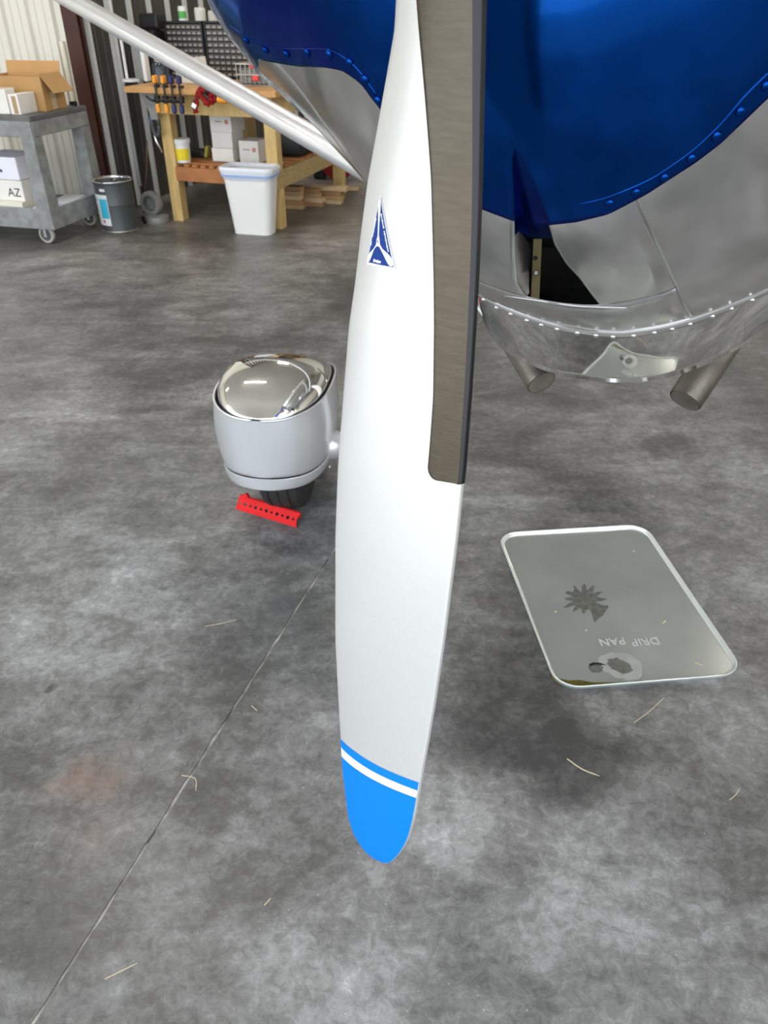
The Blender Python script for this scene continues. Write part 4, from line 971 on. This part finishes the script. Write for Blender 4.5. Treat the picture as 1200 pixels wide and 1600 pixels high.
# conduits on the walls
cdt = MB().tube([tuple(RW(.04, .42, .16)), tuple(RW(.04, .42, 3.6))], .018, 10).build('conduit', WPLAST, None, smooth=True); tag(cdt, 'white vertical pipe on the dark wall left of the bench leg', 'pipe')
cdt = MB().tube([tuple(RW(-.115, -.06, .35)), tuple(RW(-.115, -.06, .86))], .014, 10).tube([tuple(RW(-.115, -.06, .80)), tuple(RW(-.115, -.06, 1.28))], .022, 10).build('conduit', mat('cream_conduit', (.80, .76, .62), .5), None, auto=50); tag(cdt, 'cream conduit running up beside the red iron column', 'pipe')
# ---- things on the lower bench shelf
def shelf_pt(px, py, ly_): x_, z = on_bench(px, py, ly_); return RW(x_, ly_, .447)
def lowbox(px, ly_, z, d, rz, label, bands=True):
    x_, _ = on_bench(px, 230, ly_); o = boxthing('carton', label, 'box', RW(x_, ly_, z), d, RZ+rz, PAPER, 'white cartons under the workbench')
    if bands: marks(o, [(-.02, -d[1]/2-.0006, d[2]*.6, .06, .008, LABELG), (d[0]*.28, -d[1]/2-.0006, d[2]*.6, .03, .03, REDPRINT)])
    return o
lowbox(356, .28, .447, (.19, .20, .10), .0, 'white carton at the bottom of the stack behind the trash can', False)
lowbox(357, .28, .549, (.18, .20, .115), .02, 'plain white carton in the middle of the stack behind the trash can', False)
lowbox(359, .28, .666, (.19, .22, .125), -.02, 'white printed carton on top of the stack behind the trash can')
lowbox(397, .30, .447, (.17, .20, .16), .0, 'white printed carton standing right of the stack behind the trash can')
x_, _ = on_bench(287, 250, .07)
o = thing('tub', 'white tub with yellow label on the lower bench shelf', 'tub', RW(x_, .07, .447), RZ)
MB().lathe([(.001, 0), (.058, 0), (.064, .14), (.070, .142), (.072, .17), (.066, .175), (.001, .176)], 24, cap=False).build('tub_body', WPLAST, o, auto=35)
G_ = [[((.0605+.006*z/.14)*cos(a), (.0605+.006*z/.14)*sin(a), z) for z in (.02, .06, .105)] for a in np.linspace(radians(-125), radians(-10), 12)]
MB().grid(G_).build('yellow_label', YELLOW, o, smooth=True)
x_, _ = on_bench(312, 255, .30)
o = thing('dust_brush', 'dark brush with yellow end lying on the lower bench shelf', 'brush', RW(x_, .30, .447), RZ)
MB().box((0, 0, .035), (.13, .07, .07), None, 0, .02).build('brush_head', BLACK, o); MB().box((.085, 0, .05), (.03, .05, .09), R3(0, 0, .3), 0, .006).build('brush_end', mat('olive_yellow', (.45, .40, .06), .5), o)
# dark bags and tools on the right part of the lower shelf
for (px, ly_, d, lab, m) in ((470, .70, (.34, .34, .20), 'black tool bag on the lower bench shelf right of the bench leg', BLACK), (500, 1.1, (.40, .30, .16), 'dark tool bag further back on the lower bench shelf', mat('charcoal_fabric', (.03, .03, .035), .7))):
    x_, _ = on_bench(px, 215, ly_); x_ = min(x_, 1.40)
    o = thing('tool_bag', lab, 'tool bag', RW(x_, ly_, .447), RZ); MB().box((0, 0, d[2]/2), d, None, 0, .04).build('bag_body', m, o, auto=60)
    MB().tube([(-.1, 0, d[2]-.01), (-.08, 0, d[2]+.06), (.08, 0, d[2]+.06), (.1, 0, d[2]-.01)], .01, 8).build('handle', mat('grey_strap', (.25, .27, .30), .5), o, smooth=True)
x_, z_ = on_bench(447, 247, .12); o = boxthing('small_box', 'small pale box at the front corner of the lower bench shelf', 'box', RW(1.52, .12, .447), (.09, .12, .035), RZ, mat('pale_grey_box', (.55, .55, .55), .5))
# ---- offcuts of lumber stacked under the bench
random.seed(11)
WOODS = [mat('lumber_tan', (.45, .28, .13), .7, 0, .25, 10), mat('lumber_brown', (.36, .20, .09), .7, 0, .25, 10), mat('lumber_pale', (.58, .42, .24), .7, 0, .2, 10)]
lp = fl(440, 328); lrx, lry = room_xy(lp)
names = ['bottom', 'second', 'third', 'fourth', 'top']; rowsn = ['front', 'middle', 'rear']
for r_ in range(3):
    for k in range(5 if r_ == 0 else 4):
        L_ = random.uniform(.24, .34); o = MB().box((0, 0, 0), (L_, .088, .036), None, 0, .002).build('lumber_offcut', WOODS[(k+r_) % 3])
        o.location = tuple(RW(lrx+.02+.13*r_+random.uniform(-.02, .03), lry+.10+.14*r_, .0185+k*.0375)); o.rotation_euler = (0, 0, RZ+random.uniform(-.15, .15))
        tag(o, '%s board of the %s lumber pile under the workbench' % (names[k], rowsn[r_]), 'lumber', 'lumber offcuts under the workbench')
fpl = fl(533, 297); o = MB().box((0, 0, .012), (.34, .05, .024), None, 0, .002).build('lumber_offcut', WOODS[2]); o.location = tuple(fpl); o.rotation_euler = (0, 0, -.05); tag(o, 'single thin board lying flat on the floor beyond the lumber pile', 'lumber')
rb = fl(530, 262, .15); o = thing('red_hose_reel', 'dark red round reel half hidden behind the cowl', 'reel', (rb[0]-.02, rb[1]+.2, 0), RZ)
MB().lathe([(.10, -.07), (.17, -.06), (.18, 0), (.17, .06), (.10, .07)], 26, (0, 0, .182), wheel_m).build('reel', mat('dark_red_paint', (.30, .015, .015), .5), o, auto=40); MB().box((-.20, 0, .16), (.12, .10, .32), None, 0, .02).build('motor', BLACK, o)
# ---- white trash can with liner
ta, tb = fl(362, 367), fl(428, 367); tc = (ta+tb)/2
tcan = thing('trash_can', 'white plastic trash can with liner in front of the workbench', 'trash can', tc+np.array([.01, .085, 0]), radians(-14))
def rr(w, d, r, z, n=5): return [(x, y, z) for x, y in rrect(w, d, r, n)]
ringz = [rr(.29, .15, .05, .002), rr(.31, .17, .05, .0), rr(.31, .17, .05, .012), rr(.395, .225, .055, .445), rr(.415, .245, .06, .452), rr(.425, .255, .06, .478), rr(.41, .24, .058, .486), rr(.392, .222, .055, .480), rr(.30, .155, .05, .03)]
n = len(ringz[0]); mb = MB(); mb.add([p for r_ in ringz for p in r_], [tuple(range(n-1, -1, -1))]+[(i*n+k, i*n+(k+1) % n, (i+1)*n+(k+1) % n, (i+1)*n+k) for i in range(len(ringz)-1) for k in range(n)]+[tuple((len(ringz)-1)*n+k for k in range(n))])
mb.build('can_body', WPLAST, tcan, auto=30)
lr = []
for z, e in ((.405, .004), (.43, .012), (.470, .020), (.492, .016), (.494, .004), (.47, -.014)):
    lr.append([(x*(1+random.uniform(-.004, .006)), y*(1+random.uniform(-.004, .006)), z+(random.uniform(-.010, .004) if z < .42 else 0)) for x, y, _ in rr(.39+.24*(z-.445)+2*e, .22+.2*(z-.445)+2*e, .06, z, 8)])
n = len(lr[0]); MB().add([p for r_ in lr for p in r_], [(i*n+k, i*n+(k+1) % n, (i+1)*n+(k+1) % n, (i+1)*n+k) for i in range(len(lr)-1) for k in range(n)]).build('bin_liner', LINER, tcan, smooth=True)
bl = [[(x, y, z) for x, y, _ in rr(.425, .258, .062, z, 8)] for z in (.428, .440)]
MB().add([p for r_ in bl for p in r_], [(k, (k+1) % n, n+(k+1) % n, n+k) for k in range(n)]).build('drawstring', BLUETIE, tcan, smooth=True)
# ---- unseen ceiling lamps, added to brighten the back of the hangar
ADDEDLAMP = bpy.data.materials.new('added_lamp_glow'); ADDEDLAMP.use_nodes = True; _b = ADDEDLAMP.node_tree.nodes['Principled BSDF']; _b.inputs['Emission Color'].default_value = (1, .93, .82, 1); _b.inputs['Emission Strength'].default_value = 78.
for lx, ly_, lab in ((1.6, -3.4, 'added long ceiling lamp over the open floor left of the airplane'), (1.6, 1.4, 'added long ceiling lamp above the workbench'), (-3., -3.4, 'added long ceiling lamp furthest left in the hangar'), (7, -3.4, 'added long ceiling lamp over the floor right of the airplane'), (7, 1.4, 'added long ceiling lamp in the far right of the hangar')):
    p = RW(lx, ly_, RH-.12); o = thing('added_ceiling_lamp', lab, 'lamp', p, RZ, 'added ceiling lamps')
    MB().box((0, 0, .05), (1.3, .20, .06), None, 0, .01).build('housing', CEIL, o); MB().box((0, 0, .008), (1.24, .14, .024)).build('diffuser', ADDEDLAMP, o)
